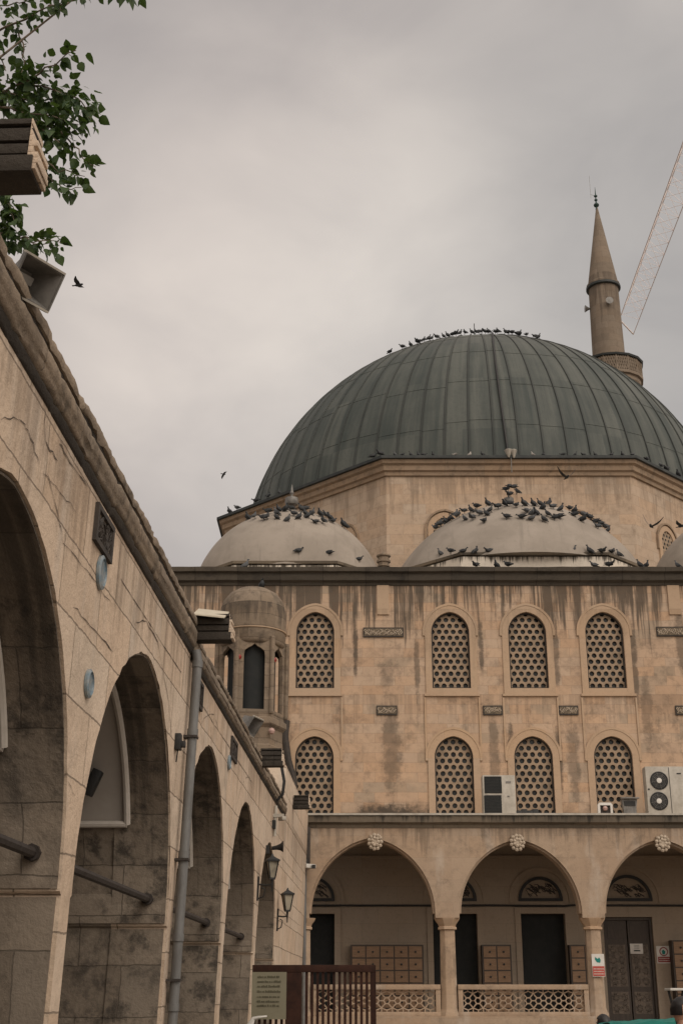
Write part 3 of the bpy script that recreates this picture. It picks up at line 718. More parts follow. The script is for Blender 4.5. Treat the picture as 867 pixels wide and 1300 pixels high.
# ================================================================== MINARET
MX, MY = 17.2, 75.0
mn = tag(empty('minaret', (MX, MY, 0)), 'slim round stone minaret with a pointed cone roof rising behind the dome', 'minaret')
def lat(name, prof, mat, n=20, par=mn, loc=(MX, MY, 0), ang=35):
    q = MB(); q.lathe(prof, n, loc); return q.build(name, mat, par, ang=ang)
lat('shaft', [(1.45, 0), (1.3, 36.2), (1.3, 37.5)], M['minaret'])
lat('upper_shaft', [(1.06, 38.4), (1.0, 42.5), (.96, 45.25)], M['minaret'])
lat('cone_roof', [(1.10, 45.2), (1.08, 45.45), (.98, 45.55), (.06, 51.45)], M['minaret'], 24)
lat('eave_band', [(1.07, 45.12), (1.12, 45.15), (1.12, 45.3), (1.07, 45.32)], M['rim'], 24)
bal = lat('balcony', [(1.25, 35.9), (1.5, 36.5), (1.5, 36.8), (1.72, 37.2), (1.72, 37.6), (1.9, 37.9), (1.9, 38.15), (2.05, 38.2), (2.05, 38.38), (1.0, 38.4)], M['minaret'], 16, ang=20)
pp = MB()
for k in range(16):                                       # pierced parapet panels
    a0_, a1_ = 2 * PI * k / 16, 2 * PI * (k + 1) / 16
    A_ = Vector((MX + 1.98 * math.cos(a0_), MY + 1.98 * math.sin(a0_), 0)); B_ = Vector((MX + 1.98 * math.cos(a1_), MY + 1.98 * math.sin(a1_), 0))
    for j in range(5):
        for (u0, v0, u1, v1) in ((j / 5, 0, (j + 1) / 5, .5), ((j + 1) / 5, 0, j / 5, .5), (j / 5, .5, (j + 1) / 5, 1), ((j + 1) / 5, .5, j / 5, 1)):
            pa = A_.lerp(B_, u0) + Vector((0, 0, 38.4 + v0 * .95)); pb_ = A_.lerp(B_, u1) + Vector((0, 0, 38.4 + v1 * .95)); pp.tube([pa, pb_], .045, 4)
    pp.tube([A_ + Vector((0, 0, 38.3)), A_ + Vector((0, 0, 39.4))], .06, 5)
    mid = (A_ + B_) / 2; an = (a0_ + a1_) / 2; ctr = Vector((MX, MY, 0)); inw = ctr + (mid - ctr) * .985
    pp.box(inw + Vector((0, 0, 38.88)), (.03, (A_ - B_).length, .9), Matrix.Rotation(an, 3, 'Z'))
pp.build('pierced_parapet', M['minaret'], bal)
tr = MB(); tr.lathe([(1.92, 39.37), (2.10, 39.38), (2.14, 39.50), (1.92, 39.51)], 16, (MX, MY, 0)); tr.build('parapet_rail', M['rim'], bal)
fi = MB()
fi.lathe([(.08, 51.3), (.06, 51.5), (.16, 51.58), (.19, 51.68), (.13, 51.78), (.05, 51.84), (.05, 51.98), (.11, 52.04), (.11, 52.1), (.04, 52.16), (.04, 52.28), (.12, 52.35), (.12, 52.41), (.04, 52.48), (.02, 52.9), (.01, 53.1)], 10, (MX - .02, MY, 0)); fi.build('finial', M['green'], mn)
al = MB(); al.tube([(MX - .35, MY, 52.2), (MX - .35, MY, 54.0)], .012, 4); al.tube([(MX - .35, MY, 52.5), (MX - .03, MY, 52.4)], .012, 4); al.build('aerial', M['greycase'], mn)
hs = MB()                                                  # horn loudspeaker of the minaret
p = P(773, 382, MY - 1.15); hs.lathe([(.06, 0), (.08, .12), (.13, .22), (.24, .34), (.25, .36)], 12)
hs.v = [Vector((v.x, -v.z, v.y)) + Vector((p.x, MY - .9, p.z)) for v in hs.v]
tag(hs.build('horn_loudspeaker', M['greycase']), 'grey horn loudspeaker fixed below the cone of the minaret', 'loudspeaker')
hs2 = MB(); p = P(747, 392, MY); hs2.lathe([(.06, 0), (.08, .12), (.15, .25), (.25, .38)], 10)
hs2.v = [Vector((-v.z, v.x, v.y)) + Vector((MX - .92, MY, p.z)) for v in hs2.v]
tag(hs2.build('horn_loudspeaker', M['greycase']), 'horn loudspeaker seen edge-on at the left side of the minaret shaft', 'loudspeaker')

# ================================================================== OLD ARCADE (left)
arc = tag(empty('arcade_building', (-4, 17, 0)), 'old stone arcade with deep round arches, heavy coping and iron tie rods', 'arcade')
PIERS = [(.45, .80), (4.70, 5.02), (8.98, 9.31), (13.38, 13.70), (17.74, 18.06), (21.95, 22.30), (25.9, 34.4)]
ASP = 2.25
def wallmap(u, v, w): return W(u, w, v)
rj = random.Random(5)
def jit(p, a=.014): return (p[0] + rj.uniform(-a, a), p[1] + rj.uniform(-a, a))
BAYS = []
poly = [(-4.0, -.2), (PIERS[0][1] - .03, -.2)]
prev = PIERS[0][1]
for (a, b) in PIERS[1:]:
    hw = (a - prev) / 2; cxb = (a + prev) / 2; BAYS.append((cxb, hw))
    # lower pier faces sit a few centimetres back from the impost
    poly += [(prev - .035, 1.2), (prev - .035, ASP - .02), (prev, ASP)]
    pts = list(reversed(arch(hw, ASP + .02, .15, ASP, 26, cxb)[2:]))
    poly += [jit(q) for q in pts]
    poly += [(a, ASP), (a + .035, ASP - .02), (a + .035, 1.2), (a + .035, -.2), (b - .035 if b < 30 else b, -.2)]
    prev = b
poly += [(34.4, 4.99), (13.66, 4.99), (13.66, 5.06), (-4.0, 5.06)]
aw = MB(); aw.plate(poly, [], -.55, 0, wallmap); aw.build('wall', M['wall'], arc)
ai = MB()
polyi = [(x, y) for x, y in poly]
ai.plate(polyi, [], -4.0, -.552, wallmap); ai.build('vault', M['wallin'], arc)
# reveal stone lining of the front arch ring, dirtier than the face and with the reveal shade in its colour
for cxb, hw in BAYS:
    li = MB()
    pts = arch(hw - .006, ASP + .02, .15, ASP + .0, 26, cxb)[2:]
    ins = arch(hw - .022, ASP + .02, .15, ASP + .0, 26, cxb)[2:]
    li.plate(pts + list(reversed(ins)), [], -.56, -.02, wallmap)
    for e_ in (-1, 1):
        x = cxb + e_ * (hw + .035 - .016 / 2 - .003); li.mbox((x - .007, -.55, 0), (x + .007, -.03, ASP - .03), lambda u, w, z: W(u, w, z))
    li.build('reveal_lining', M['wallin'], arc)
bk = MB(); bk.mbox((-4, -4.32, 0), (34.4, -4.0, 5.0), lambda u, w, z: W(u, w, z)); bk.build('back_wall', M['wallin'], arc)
rf = MB(); rf.mbox((-4, -4.3, 5.03), (34.4, -.3, 5.22), lambda u, w, z: W(u, w, z)); rf.build('roof', M['wallcorn'], arc)
# voussoir rings: one course of larger stones following each arch, a hair proud of the face, with an open joint outside
for cxb, hw in BAYS[3:]:
    rg = MB()
    o_ = arch(hw + .30, ASP + .45, .17, ASP + .45, 26, cxb)[2:]; i_ = arch(hw - .0, ASP + .02, .15, ASP + .45, 26, cxb)[2:]
    i_ = [q for q in i_ if q[1] > ASP + .5]
    o_ = [q for q in o_ if q[1] > ASP + .5]
    jo = MB()
    last = None
    pth = [W(x + rj.uniform(-.012, .012), .004, z - .42 * 1) for x, z in []]
    line = [(x + rj.uniform(-.014, .014), z - .36 + rj.uniform(-.014, .014)) for x, z in arch(hw + .27, ASP + .42, .22, 0, 22, cxb)[2:]]
    # broken thin joint line around the ring
    for j in range(len(line) - 1):
        if rj.random() < .3: continue
        wd = rj.uniform(.002, .004)
        (x0, z0), (x1, z1) = line[j], line[j + 1]
        d = Vector((x1 - x0, z1 - z0)); nrm = Vector((-d.y, d.x)).normalized() * wd
        if min(z0, z1) < ASP + .1: continue
        jo.add([W(x0 - nrm.x, .004, z0 - nrm.y), W(x1 - nrm.x * .8, .004, z1 - nrm.y * .8), W(x1 + nrm.x * .8, .004, z1 + nrm.y * .8), W(x0 + nrm.x, .004, z0 + nrm.y)], [(0, 1, 2, 3)])
    o_ = jo.build('open_joint', M['joint'], arc); o_['kind'] = 'stuff'
# grey plaster on the vault, framed by a rounded trim
for cxb, hw in BAYS:
    prof_ = [q for q in arch(hw - .03, ASP + .02, .15, ASP, 40, cxb)[2:] if q[1] > 3.17]
    ps = MB(); n = len(prof_); ws = [-.40, -1.2, -2.0, -3.0, -3.98]
    ps.add([W(x, w, z) for w in ws for x, z in prof_], [(i * n + k, i * n + k + 1, (i + 1) * n + k + 1, (i + 1) * n + k) for i in range(len(ws) - 1) for k in range(n - 1)])
    pl = ps.build('plaster_lining', M['plaster'], arc)
    inn = [(cxb + (x - cxb) * .99, z - .012) for x, z in prof_]
    tm = MB(); tm.tube([W(x, -.425, z) for x, z in inn], .035, 8)
    tm.tube([W(inn[0][0], -.425, inn[0][1]), W(inn[0][0], -3.95, inn[0][1])], .035, 8); tm.tube([W(inn[-1][0], -.425, inn[-1][1]), W(inn[-1][0], -3.95, inn[-1][1])], .035, 8)
    tm.build('plaster_trim', M['trim'], pl)
# string course at the foot of the imposts, on the reveals
for a, b in PIERS[1:6]:
    sc = MB(); sc.mbox((a - .03, -3.9, ASP + .02), (a + .02, -.06, ASP + .30), lambda u, w, z: W(u, w, z)); sc.build('impost_band', M['wallin'], arc, bevel=.008)
# tie rods
prev = PIERS[0][1]
for a, b in PIERS[1:6]:
    tr = MB(); tr.tube([W(prev - .02, -.20, 2.50), W(a - .02, -.20, 2.50)], .038, 8)
    for e_, s_ in ((prev, 1), (a, -1)): tr.tube([W(e_ + s_ * .0, -.20, 2.50), W(e_ + s_ * .09, -.20, 2.50)], .058, 8)
    tr.build('tie_rod', M['iron'], arc); prev = b
# coping: roll moulding below, groove, rough upper course; slightly ragged
cprof = [(-.35, -.222), (.012, -.222), (.036, -.212), (.050, -.190), (.052, -.15), (.061, -.142), (.062, -.06), (.050, -.035), (.008, -.018), (.008, .010), (.052, .014), (.060, .035), (.057, .075), (.042, .09), (-.35, .09)]
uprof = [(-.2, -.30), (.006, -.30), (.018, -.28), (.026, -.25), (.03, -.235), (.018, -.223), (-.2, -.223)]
def zgroove(s): return (5.345 if s < 13.66 else 5.21) + .012 * mnoise.noise(Vector((s * .35, 0, 11)))
def ring_of(prof):
    def ring_c(i, s):
        out = []; k_ = 1.0 if s < 13.66 else .74
        for k, (w, z) in enumerate(prof):
            q = mnoise.noise(Vector((s * 3.2, k * 1.9, 3))) * .005 + mnoise.noise(Vector((s * 14, k * 3.7, 7))) * .005
            if z > 0: q *= 1.7
            sid = math.floor(s / .93 + .3 * (z > 0)); hsh = (math.sin(sid * 127.1 + (3.7 if z > 0 else 0)) * 43758.5) % 1
            q += (hsh - .5) * .012
            fr = (s / .93 + .3 * (z > 0)) % 1
            if min(fr, 1 - fr) < .045: q -= .010
            chip = mnoise.noise(Vector((s * 4.1, 2.0 if z > 0 else 9.0, k * .15)))
            if chip > .38 and abs(z) < .2: q -= (chip - .38) * .07
            if w < 0: q = 0
            out.append(W(s, w + q, z * k_ + q * .7 + zgroove(s)))
        return out
    return ring_c
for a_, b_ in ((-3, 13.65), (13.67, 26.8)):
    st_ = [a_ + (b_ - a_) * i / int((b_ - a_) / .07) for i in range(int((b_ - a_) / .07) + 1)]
    um = MB(); um.sweep(st_, ring_of(uprof)); um.build('black_moulding', M['blackband'], arc, ang=60)  # separate black course below the roll moulding
    cm = MB(); cm.sweep(st_, ring_of(cprof)); cm.build('coping', M['wallcorn'], arc, ang=50)
    gv = MB(); gv.sweep(st_, ring_of([(.0, -.020), (.034, -.022), (.036, .012), (.0, .012)])); gv.build('groove_shade', M['blackband'], arc, ang=60)  # black strip laid in the groove to paint its shade
hw2 = MB(); hw2.mbox((26.8, -.6, 5.0), (34.4, .004, 6.05), lambda u, w, z: W(u, w, z)); hw2.build('raised_wall_end', M['wall'], arc, bevel=.03)
# water spouts: a carved stone channel on three mouldings
SPOUTS = [5.0, 13.70, 21.40, 29.0]
for i, s in enumerate(SPOUTS):
    sp = MB(); ln = (.57, .45, .42, .40)[i]; hw_ = .095; zb = (5.04, 5.2, 5.12, 5.45)[i]
    lay = [(0.00, .085, 0, -.03), (.085, .10, -.025, -.04), (.10, .155, -.008, -.035), (.155, .17, -.03, -.05), (.17, .24, -.012, -.04), (.24, .255, -.03, -.05), (.255, .29, -.01, -.045)]
    for k, (z0, z1, dx, dl) in enumerate(lay):
        a = (s - hw_ - dx + rj.uniform(-.004, .004), .02, zb + z0 + .001 * k); b = (s + hw_ + dx, ln + dl + rj.uniform(-.008, .008), zb + z1)
        sp.mbox(a, b, lambda u, w, z: W(u, w, z))
    so = sp.build('water_spout', M['spout'], arc, bevel=.010)
    ed = MB(); n = 9
    for q in range(n):                                    # broken outer lip
        z0 = zb + .015 + .27 * q / n; z1 = zb + .015 + .27 * (q + 1) / n - .002
        ed.mbox((s - hw_ * .96, ln - .05, z0), (s + hw_ * .96, ln + rj.uniform(-.012, .014) - .05 * (q / n), z1), lambda u, w, z: W(u, w, z))
    ed.build('spout_lip', M['wall'], so, bevel=.006)
sh = MB(); s = SPOUTS[1]; sh.mbox((s - .2, .02, 5.46), (s + .15, .36, 5.475), lambda u, w, z: W(u, w, z + (u - s) * .45 - w * .12 + .08)); tag(sh.build('metal_sheet', M['sheet']), 'bent pale metal sheet lying on the middle stone water spout', 'metal sheet')
# downpipe with collars
pp_ = MB(); sD = 13.62; pp_.tube([W(sD, .06, 5.08), W(sD, .085, 4.98), W(sD + .01, .085, .1)], .050, 12); dpo = pp_.build('downpipe', M['pipe'], arc)
for z in (4.93, 4.2, 2.95, 2.15, 1.5):
    cl_ = MB(); cl_.tube([W(sD, .085, z - .035), W(sD, .085, z + .035)], .058, 12); cl_.build('pipe_collar', M['pipe'], dpo)
for z in (4.15, 2.9, 1.75):
    cl_ = MB(); cl_.mbox((sD - .07, .0, z - .012), (sD + .07, .14, z + .012), lambda u, w, zz: W(u, w, zz)); cl_.build('pipe_bracket', M['iron'], dpo)
# carved black plaque with tiles set into the wall, ceramic discs
def wall_plaque(s0, s1, z0, z1):
    f_ = MB(); f_.plate([(s0, z0), (s1, z0), (s1, z1), (s0, z1)], [[(s0 + .05, z0 + .04), (s1 - .05, z0 + .04), (s1 - .05, z1 - .04), (s0 + .05, z1 - .04)]], -.01, .03, wallmap); f0 = f_.build('carved_plaque', M['plaquedark'], arc)
    b_ = MB(); b_.plate([(s0 + .04, z0 + .03), (s1 - .04, z0 + .03), (s1 - .04, z1 - .03), (s0 + .04, z1 - .03)], [], -.01, .008, wallmap); b_.build('plaque_panel', M['plaque'], f0)
    rl = MB(); rnd = random.Random(int(s0 * 10))
    for k in range(16):
        u = rnd.uniform(s0 + .1, s1 - .1); v = rnd.uniform(z0 + .08, z1 - .08)
        pts = [W(u + .09 * math.sin(j * 1.2 + k), .012, v + .06 * math.cos(j * 1.5 + k * 2) ) for j in range(7)]
        rl.tube(pts, .012, 4)
    rl.build('plaque_relief', M['plaquedark'], f0)
a, b = L(120, 668), L(141, 690); zc = L(130, 676)[1]
wall_plaque(8.86, 9.44, 4.69, 4.98)
wall_plaque(13.95, 14.6, 4.62, 4.92); wall_plaque(17.5, 18.15, 4.62, 4.90)
for px, py, r in ((127, 727, .13), (111, 868, .105), (290, 968, .10)):
    s, z = L(px, py); dsk = MB()
    dsk.lathe([(r, 0), (r, .02), (r * .8, .03), (r * .78, .018), (.01, .014)], 24)
    dsk.v = [W(s + v.x, .004 + v.z, z + v.y) for v in dsk.v]; dsk.build('ceramic_disc', M['bluetile'], arc)
# cracks and open joints in the wall face, traced as ragged gaps
def crack(pts, w0):
    mb = MB(); q = [L(x, y) for x, y in pts]; rr = random.Random(int(pts[0][0] * 7 + pts[0][1]))
    fine = []
    for (a, b) in zip(q, q[1:]):
        for i in range(5): fine.append((a[0] + (b[0] - a[0]) * i / 5 + rr.uniform(-.016, .016), a[1] + (b[1] - a[1]) * i / 5 + rr.uniform(-.014, .014)))
    fine.append(q[-1]); n = len(fine); vs = []
    for i, (s, z) in enumerate(fine):
        w = w0 * .38 * rr.uniform(.2, 1.3) * (1 if 0 < i < n - 1 else .2); d = Vector(fine[min(i + 1, n - 1)]) - Vector(fine[max(i - 1, 0)]); d.normalize(); nn = Vector((-d.y, d.x)) * w
        vs += [W(s - nn.x, .005, z - nn.y), W(s + nn.x, .005, z + nn.y)]
    mb.add(vs, [(2 * i, 2 * i + 1, 2 * i + 3, 2 * i + 2) for i in range(n - 1)]); mb.build('crack', M['joint'], arc)
crack([(0, 530), (22, 532), (36, 545), (50, 590)], .010); crack([(55, 600), (75, 622), (98, 652)], .006)
crack([(57, 515), (57, 560), (73, 585)], .014); crack([(75, 563), (92, 590), (111, 618)], .016)
crack([(58, 595), (74, 655), (80, 690), (118, 735), (143, 768)], .010)
crack([(92, 768), (120, 800), (143, 828)], .012); crack([(172, 790), (186, 789), (200, 815), (214, 890), (218, 935)], .013)
crack([(86, 990), (95, 1010)], .01)

def course_joint(z, s0, s1, seed):
    mb = MB(); rr = random.Random(seed); n = int((s1 - s0) / .12); vs = []
    for i in range(n + 1):
        s_ = s0 + (s1 - s0) * i / n; w = .0045 * rr.uniform(.2, 1.3); zz = z + .012 * mnoise.noise(Vector((s_ * 1.3, seed, 0))) + rr.uniform(-.003, .003)
        vs += [W(s_, .004, zz - w), W(s_, .004, zz + w)]
    mb.add(vs, [(2 * i, 2 * i + 1, 2 * i + 3, 2 * i + 2) for i in range(n)]); mb.build('bed_joint', M['joint'], arc)
for k, (z, s0, s1) in enumerate(((4.72, 9.9, 13.1), (4.72, 14.6, 20.5), (4.2, 26.4, 33), (3.2, 26.2, 33))): course_joint(z, s0, s1, k + 1)
# ================================================================== KIOSK
KX, KY = -2.34, 33.2
kk = tag(empty('stone_kiosk', (KX, KY, 5.4)), 'small domed octagonal stone kiosk with open arches standing above the old arcade', 'kiosk')
RK = .84
KA = -PI / 2 + math.radians(9)
def oring(r, z, n=6): return [(KX + r / math.cos(PI / 6) * math.cos(KA + PI / 6 + k * PI / 3), KY + r / math.cos(PI / 6) * math.sin(KA + PI / 6 + k * PI / 3), z) for k in range(n)]
def ostack(levels, mat, name, par=kk, ang=20):
    mb = MB(); vs = [v for r, z in levels for v in oring(r, z)]; m_ = len(levels); n = 6
    fs = [(i * n + k, i * n + (k + 1) % n, (i + 1) * n + (k + 1) % n, (i + 1) * n + k) for i in range(m_ - 1) for k in range(n)] + [tuple(reversed(range(n))), tuple(range((m_ - 1) * n, m_ * n))]
    return mb.add(vs, fs).build(name, mat, par, ang=ang)
ostack([(.60, 5.1), (.60, 7.0), (.62, 7.05), (.70, 7.2), (.70, 7.3), (.76, 7.34), (.76, 7.5), (.72, 7.54), (.72, 7.95), (.77, 8.0), (.81, 8.05), (.81, 8.18), (.75, 8.22), (.75, 8.3)], M['kiosk'], 'base')
ap = .76; half = ap * math.tan(PI / 6)
ic = MB(); ic.lathe([(.62, 8.2), (.62, 10.4)], 12, (KX, KY, 0)); ic.build('shade_core', M['darkfill'], kk)  # black core added so the arch openings look shaded inside
for k in range(6):                                        # six arched sides
    a = KA + k * PI / 3; nrm = Vector((math.cos(a), math.sin(a), 0)); tg = Vector((-math.sin(a), math.cos(a), 0)); o = Vector((KX, KY, 0)) + nrm * ap
    fn = lambda u, v, w, o=o, tg=tg, nrm=nrm: o + tg * u + nrm * w + Vector((0, 0, v))
    hole = [(-.27, 8.40), (.27, 8.40), (.27, 9.78), (.25, 9.92), (.16, 9.99), (.08, 10.03), (0, 10.10), (-.08, 10.03), (-.16, 9.99), (-.25, 9.92), (-.27, 9.78)]
    wl_ = MB(); wl_.plate([(-half, 8.3), (half, 8.3), (half, 10.5), (-half, 10.5)], [hole], -.09, 0, fn); wl_.build('arched_wall', M['kiosk'], kk)
for k in range(6):
    pi_ = MB(); q = oring(.79, 0)[k]; pi_.tube([(q[0], q[1], 8.3), (q[0], q[1], 10.3)], .06, 8); pi_.build('corner_shaft', M['kiosk'], kk)
sc_ = MB(); sc_.lathe([(.86, 10.50), (.90, 10.51), (.905, 10.535), (.86, 10.55)], 40, (KX, KY, 0)); sc_.build('string_course', M['smooth'], kk)
dm = MB(); dm.lathe([(.80, 10.13), (.85, 10.2), (.872, 10.45), (.88, 10.95), (.872, 11.05), (.845, 11.22), (.78, 11.42), (.64, 11.6), (.42, 11.73), (.2, 11.79), (.01, 11.81)], 32, (KX, KY, 0)); dm.build('dome', M['kiosk'], kk, ang=60)
bs = MB(); cr_ = MB()
def boss(px, py, D, r, mat):
    p = P(px, py, D); s_ = MB(); s_.lathe([(.001, -r), (r * .7, -r * .7), (r, 0), (r * .7, r * .7), (.001, r)], 10, p); s_.build('boss', mat, kk)
boss(303.5, 834, KY - .80, .075, M['redglass']); boss(348, 838, KY - .66, .075, M['redglass']); boss(325, 924, KY - .78, .085, M['pinkboss']); boss(345, 928, KY - .74, .085, M['pinkboss'])
# ================================================================== SMALL THINGS ON THE ARCADE
def floodlight(base, yaw, pitch, sc, label, name='floodlight'):
    root = tag(empty(name, base), label, 'floodlight')
    R_ = Matrix.Rotation(yaw, 3, 'Z') @ Matrix.Rotation(pitch, 3, 'X')
    up = Vector((0, 0, .24 * sc))
    def tf(mb): mb.v = [base + up + R_ @ (v * sc) for v in mb.v]; return mb
    h = MB()           # hood: four sloped sides, open front at -y
    a, b_, d, dz = .20, .26, .20, 0
    fr = [(-b_, -d, -b_ * .8), (b_, -d, -b_ * .8), (b_, -d, b_ * .8), (-b_, -d, b_ * .8)]; bk_ = [(-a * .6, .10, -a * .5), (a * .6, .10, -a * .5), (a * .6, .10, a * .5), (-a * .6, .10, a * .5)]
    inn = [(x * .94, y + .0, z * .94) for x, y, z in fr]; inb = [(x * .9, y - .015, z * .9) for x, y, z in bk_]
    vs = fr + bk_ + inn + inb; fs = []
    for k in range(4):
        n = (k + 1) % 4; fs += [(k, n, 4 + n, 4 + k), (8 + n, 8 + k, 12 + k, 12 + n), (k, 8 + k, 8 + n, n)]
    fs += [(4, 5, 6, 7), (12, 15, 14, 13)]
    h.add(vs, fs); tf(h).build('housing', M['greycase'], root, recalc=True)
    lm = MB(); lm.box((0, .03, 0), (.20, .05, .09)); tf(lm).build('lamp_tube', M['reflector'], root)
    for q_ in (1, -1):
        vz = MB(); vz.box((0, -.19, q_ * (b_ * .8 + .012)), (2 * b_ + .03, .05, .022)); tf(vz).build('visor_edge', M['offwhite'], root)
    for q_ in (1, -1):
        vz = MB(); vz.box((q_ * (b_ + .008), -.19, 0), (.016, .05, b_ * 1.6)); tf(vz).build('visor_edge', M['greycase'], root)
    cbm = MB(); cbm.tube([base + up + R_ @ (Vector((0, .12, 0)) * sc), base + up + R_ @ (Vector((.02, .2, -.12)) * sc), base + Vector((.02, .12, .02)), base + Vector((0, .35, .0))], .009, 5); cbm.build('cable', M['black'], root)
    br = MB(); br.tube([base + Vector((0, .02, -.02)), base + Vector((0, .02, .10 * sc))], .022 * sc, 6)
    y = [base + up + R_ @ (Vector(q) * sc) for q in ((-.24, .0, 0), (-.24, .12, -.16), (0, .14, -.20), (.24, .12, -.16), (.24, .0, 0))]; br.tube(y, .014 * sc, 5); br.build('bracket', M['offwhite'], root)
    return root
b0 = W(6.62, .02, 5.38); floodlight(b0, .98, .5, .56, 'grey box floodlight on top of the coping below the tree branches')
fl = floodlight(W(19.4, .0, 5.30), PI / 2 - .35, .6, .66, 'small grey floodlight on the coping in front of the stone kiosk')
# lamp cluster and cable on a pole near the end of the arcade
cl0 = W(24.6, .05, 4.55)
cr0 = tag(empty('camera_bracket', cl0), 'white bracket with a small camera and looped black cable near the end of the arcade', 'camera bracket')
mb = MB(); mb.tube([W(24.4, .04, 4.35), W(24.4, .04, 4.9)], .03, 8); mb.box(W(24.4, .10, 4.72), (.20, .07, .06)); mb.build('pole', M['offwhite'], cr0)
mb = MB(); mb.box(W(24.35, .17, 4.66), (.09, .18, .07), Matrix.Rotation(.5, 3, 'Z')); mb.build('camera_body', M['offwhite'], cr0, bevel=.02)
mb = MB(); mb.box(W(24.3, -.0, 4.55), (.12, .14, .14)); mb.build('junction_box', M['black'], cr0)
mb = MB(); pts = [P(x, y, 24.6) for x, y in ((354, 962), (358, 975), (361, 992), (359, 1008), (352, 1016), (346, 1012), (347, 1000))]; mb.tube(pts, .03, 7); mb.build('cable_loop', M['black'], cr0)
mb = MB(); q0 = [P(x, y, 24.6) for x, y in ((333, 1020), (338, 1032), (343, 1038), (345, 1030), (341, 1018))]
mb.tube(q0, .022, 6); mb.build('hanging_wire', M['iron'], cr0)
# wall lanterns
def lantern(s, w, zarm, sc, label):
    base = W(s, .0, zarm); root = tag(empty('wall_lantern', base), label, 'lantern', 'wall lanterns on the arcade')
    C_ = W(s, w, zarm)
    ir = MB(); ir.tube([W(s, .015, zarm - .32 * sc), W(s, .015, zarm + .16 * sc)], .022 * sc, 6); ir.tube([W(s, .015, zarm), W(s, w * .6, zarm - .01), C_], .018 * sc, 6)
    ir.tube([W(s, .02, zarm - .28 * sc), W(s, w * .45, zarm - .24 * sc), W(s, w * .55, zarm - .10 * sc), W(s, w * .3, zarm - .06 * sc)], .013 * sc, 6)
    ir.tube([C_ - Vector((0, 0, .14 * sc)), C_ + Vector((0, 0, .12 * sc))], [.012 * sc, .03 * sc], 6); ir.build('arm', M['black'], root)
    z0, z1 = .12 * sc, .46 * sc; r0, r1 = .075 * sc, .15 * sc
    fr = MB()
    for k in range(4):
        a = PI / 4 + k * PI / 2 + .3
        fr.tube([C_ + Vector((r0 * math.cos(a), r0 * math.sin(a), z0)), C_ + Vector((r1 * math.cos(a), r1 * math.sin(a), z1))], .014 * sc, 5)
    fr.lathe([(r0 * 1.1, z0 - .02), (r0 * 1.1, z0 + .01)], 4, C_, PI / 4 + .3); fr.build('frame', M['black'], root)
    gl = MB(); gl.lathe([(r0 * .9, z0), (r1 * .92, z1)], 4, C_, PI / 4 + .3); gl.build('glass', M['lampglass'], root)
    cp = MB(); cp.lathe([(r1 * 1.22, z1 - .005), (r1 * 1.25, z1 + .02), (r1 * .6, z1 + .07 * sc), (.03, z1 + .10 * sc), (.012, z1 + .15 * sc)], 4, C_, PI / 4 + .3); cp.build('cap', M['black'], root)
lantern(22.1, .24, 3.32, .80, 'black wall lantern in front of the last arch, the nearer and higher one')
lantern(26.2, .20, 3.05, .86, 'smaller black wall lantern on the plain wall beyond the last arch, the farther one')
hs = MB(); p = W(23.3, .10, 4.02); hs.lathe([(.03, 0), (.04, .09), (.06, .15), (.10, .20)], 10)
hs.v = [p + Vector((v.z, v.x - .0, v.y + v.z * .15)) for v in hs.v]; hs.box(W(23.3, .03, 4.0), (.07, .08, .14)); tag(hs.build('horn_loudspeaker', M['black']), 'black horn loudspeaker at the top of the last narrow arch', 'loudspeaker')
bxm = MB(); s, z = L(223, 942); bxm.box(W(s, .03, z), (.06, .12, .16)); bxm.box(W(s + .02, .07, z - .02), (.06, .07, .06)); bxm.tube([W(s, .03, z - .07), W(s + .01, .02, z - .2)], .008, 5); tag(bxm.build('electrical_box', M['black'], bevel=.01), 'small black electrical box beside the grey downpipe', 'electrical box')
cc_ = tag(empty('security_camera', P(390, 1102, 34.3)), 'white security camera at the left corner of the portico', 'camera')
mb = MB(); p = P(391, 1100, 34.2); mb.tube([p + Vector((-.12, .2, .03)), p + Vector((.0, .0, .03))], .03, 6); mb.box(p + Vector((.02, -.06, 0)), (.22, .30, .10), Matrix.Rotation(-.9, 3, 'Z')); mb.build('camera_body', M['white'], cc_, bevel=.015)
mb = MB(); mb.box(p + Vector((.15, -.16, -.02)), (.09, .09, .09)); mb.build('lens', M['black'], cc_)
# spotlight hanging in the second arch
spz = MB(); c0 = W(12.75, -1.0, 3.85)
sl = tag(empty('spotlight', c0), 'small black spotlight on a bracket inside the second arch', 'spotlight')
spz.tube([W(13.1, -1.0, 3.6), W(12.7, -1.0, 3.85)], .02, 6); spz.box(c0, (.22, .06, .10)); spz.build('bracket', M['black'], sl)
spz = MB(); spz.box(W(12.75, -.72, 3.55), (.10, .12, .26), Matrix.Rotation(.4, 3, 'Y')); spz.build('lamp_body', M['black'], sl, bevel=.015)

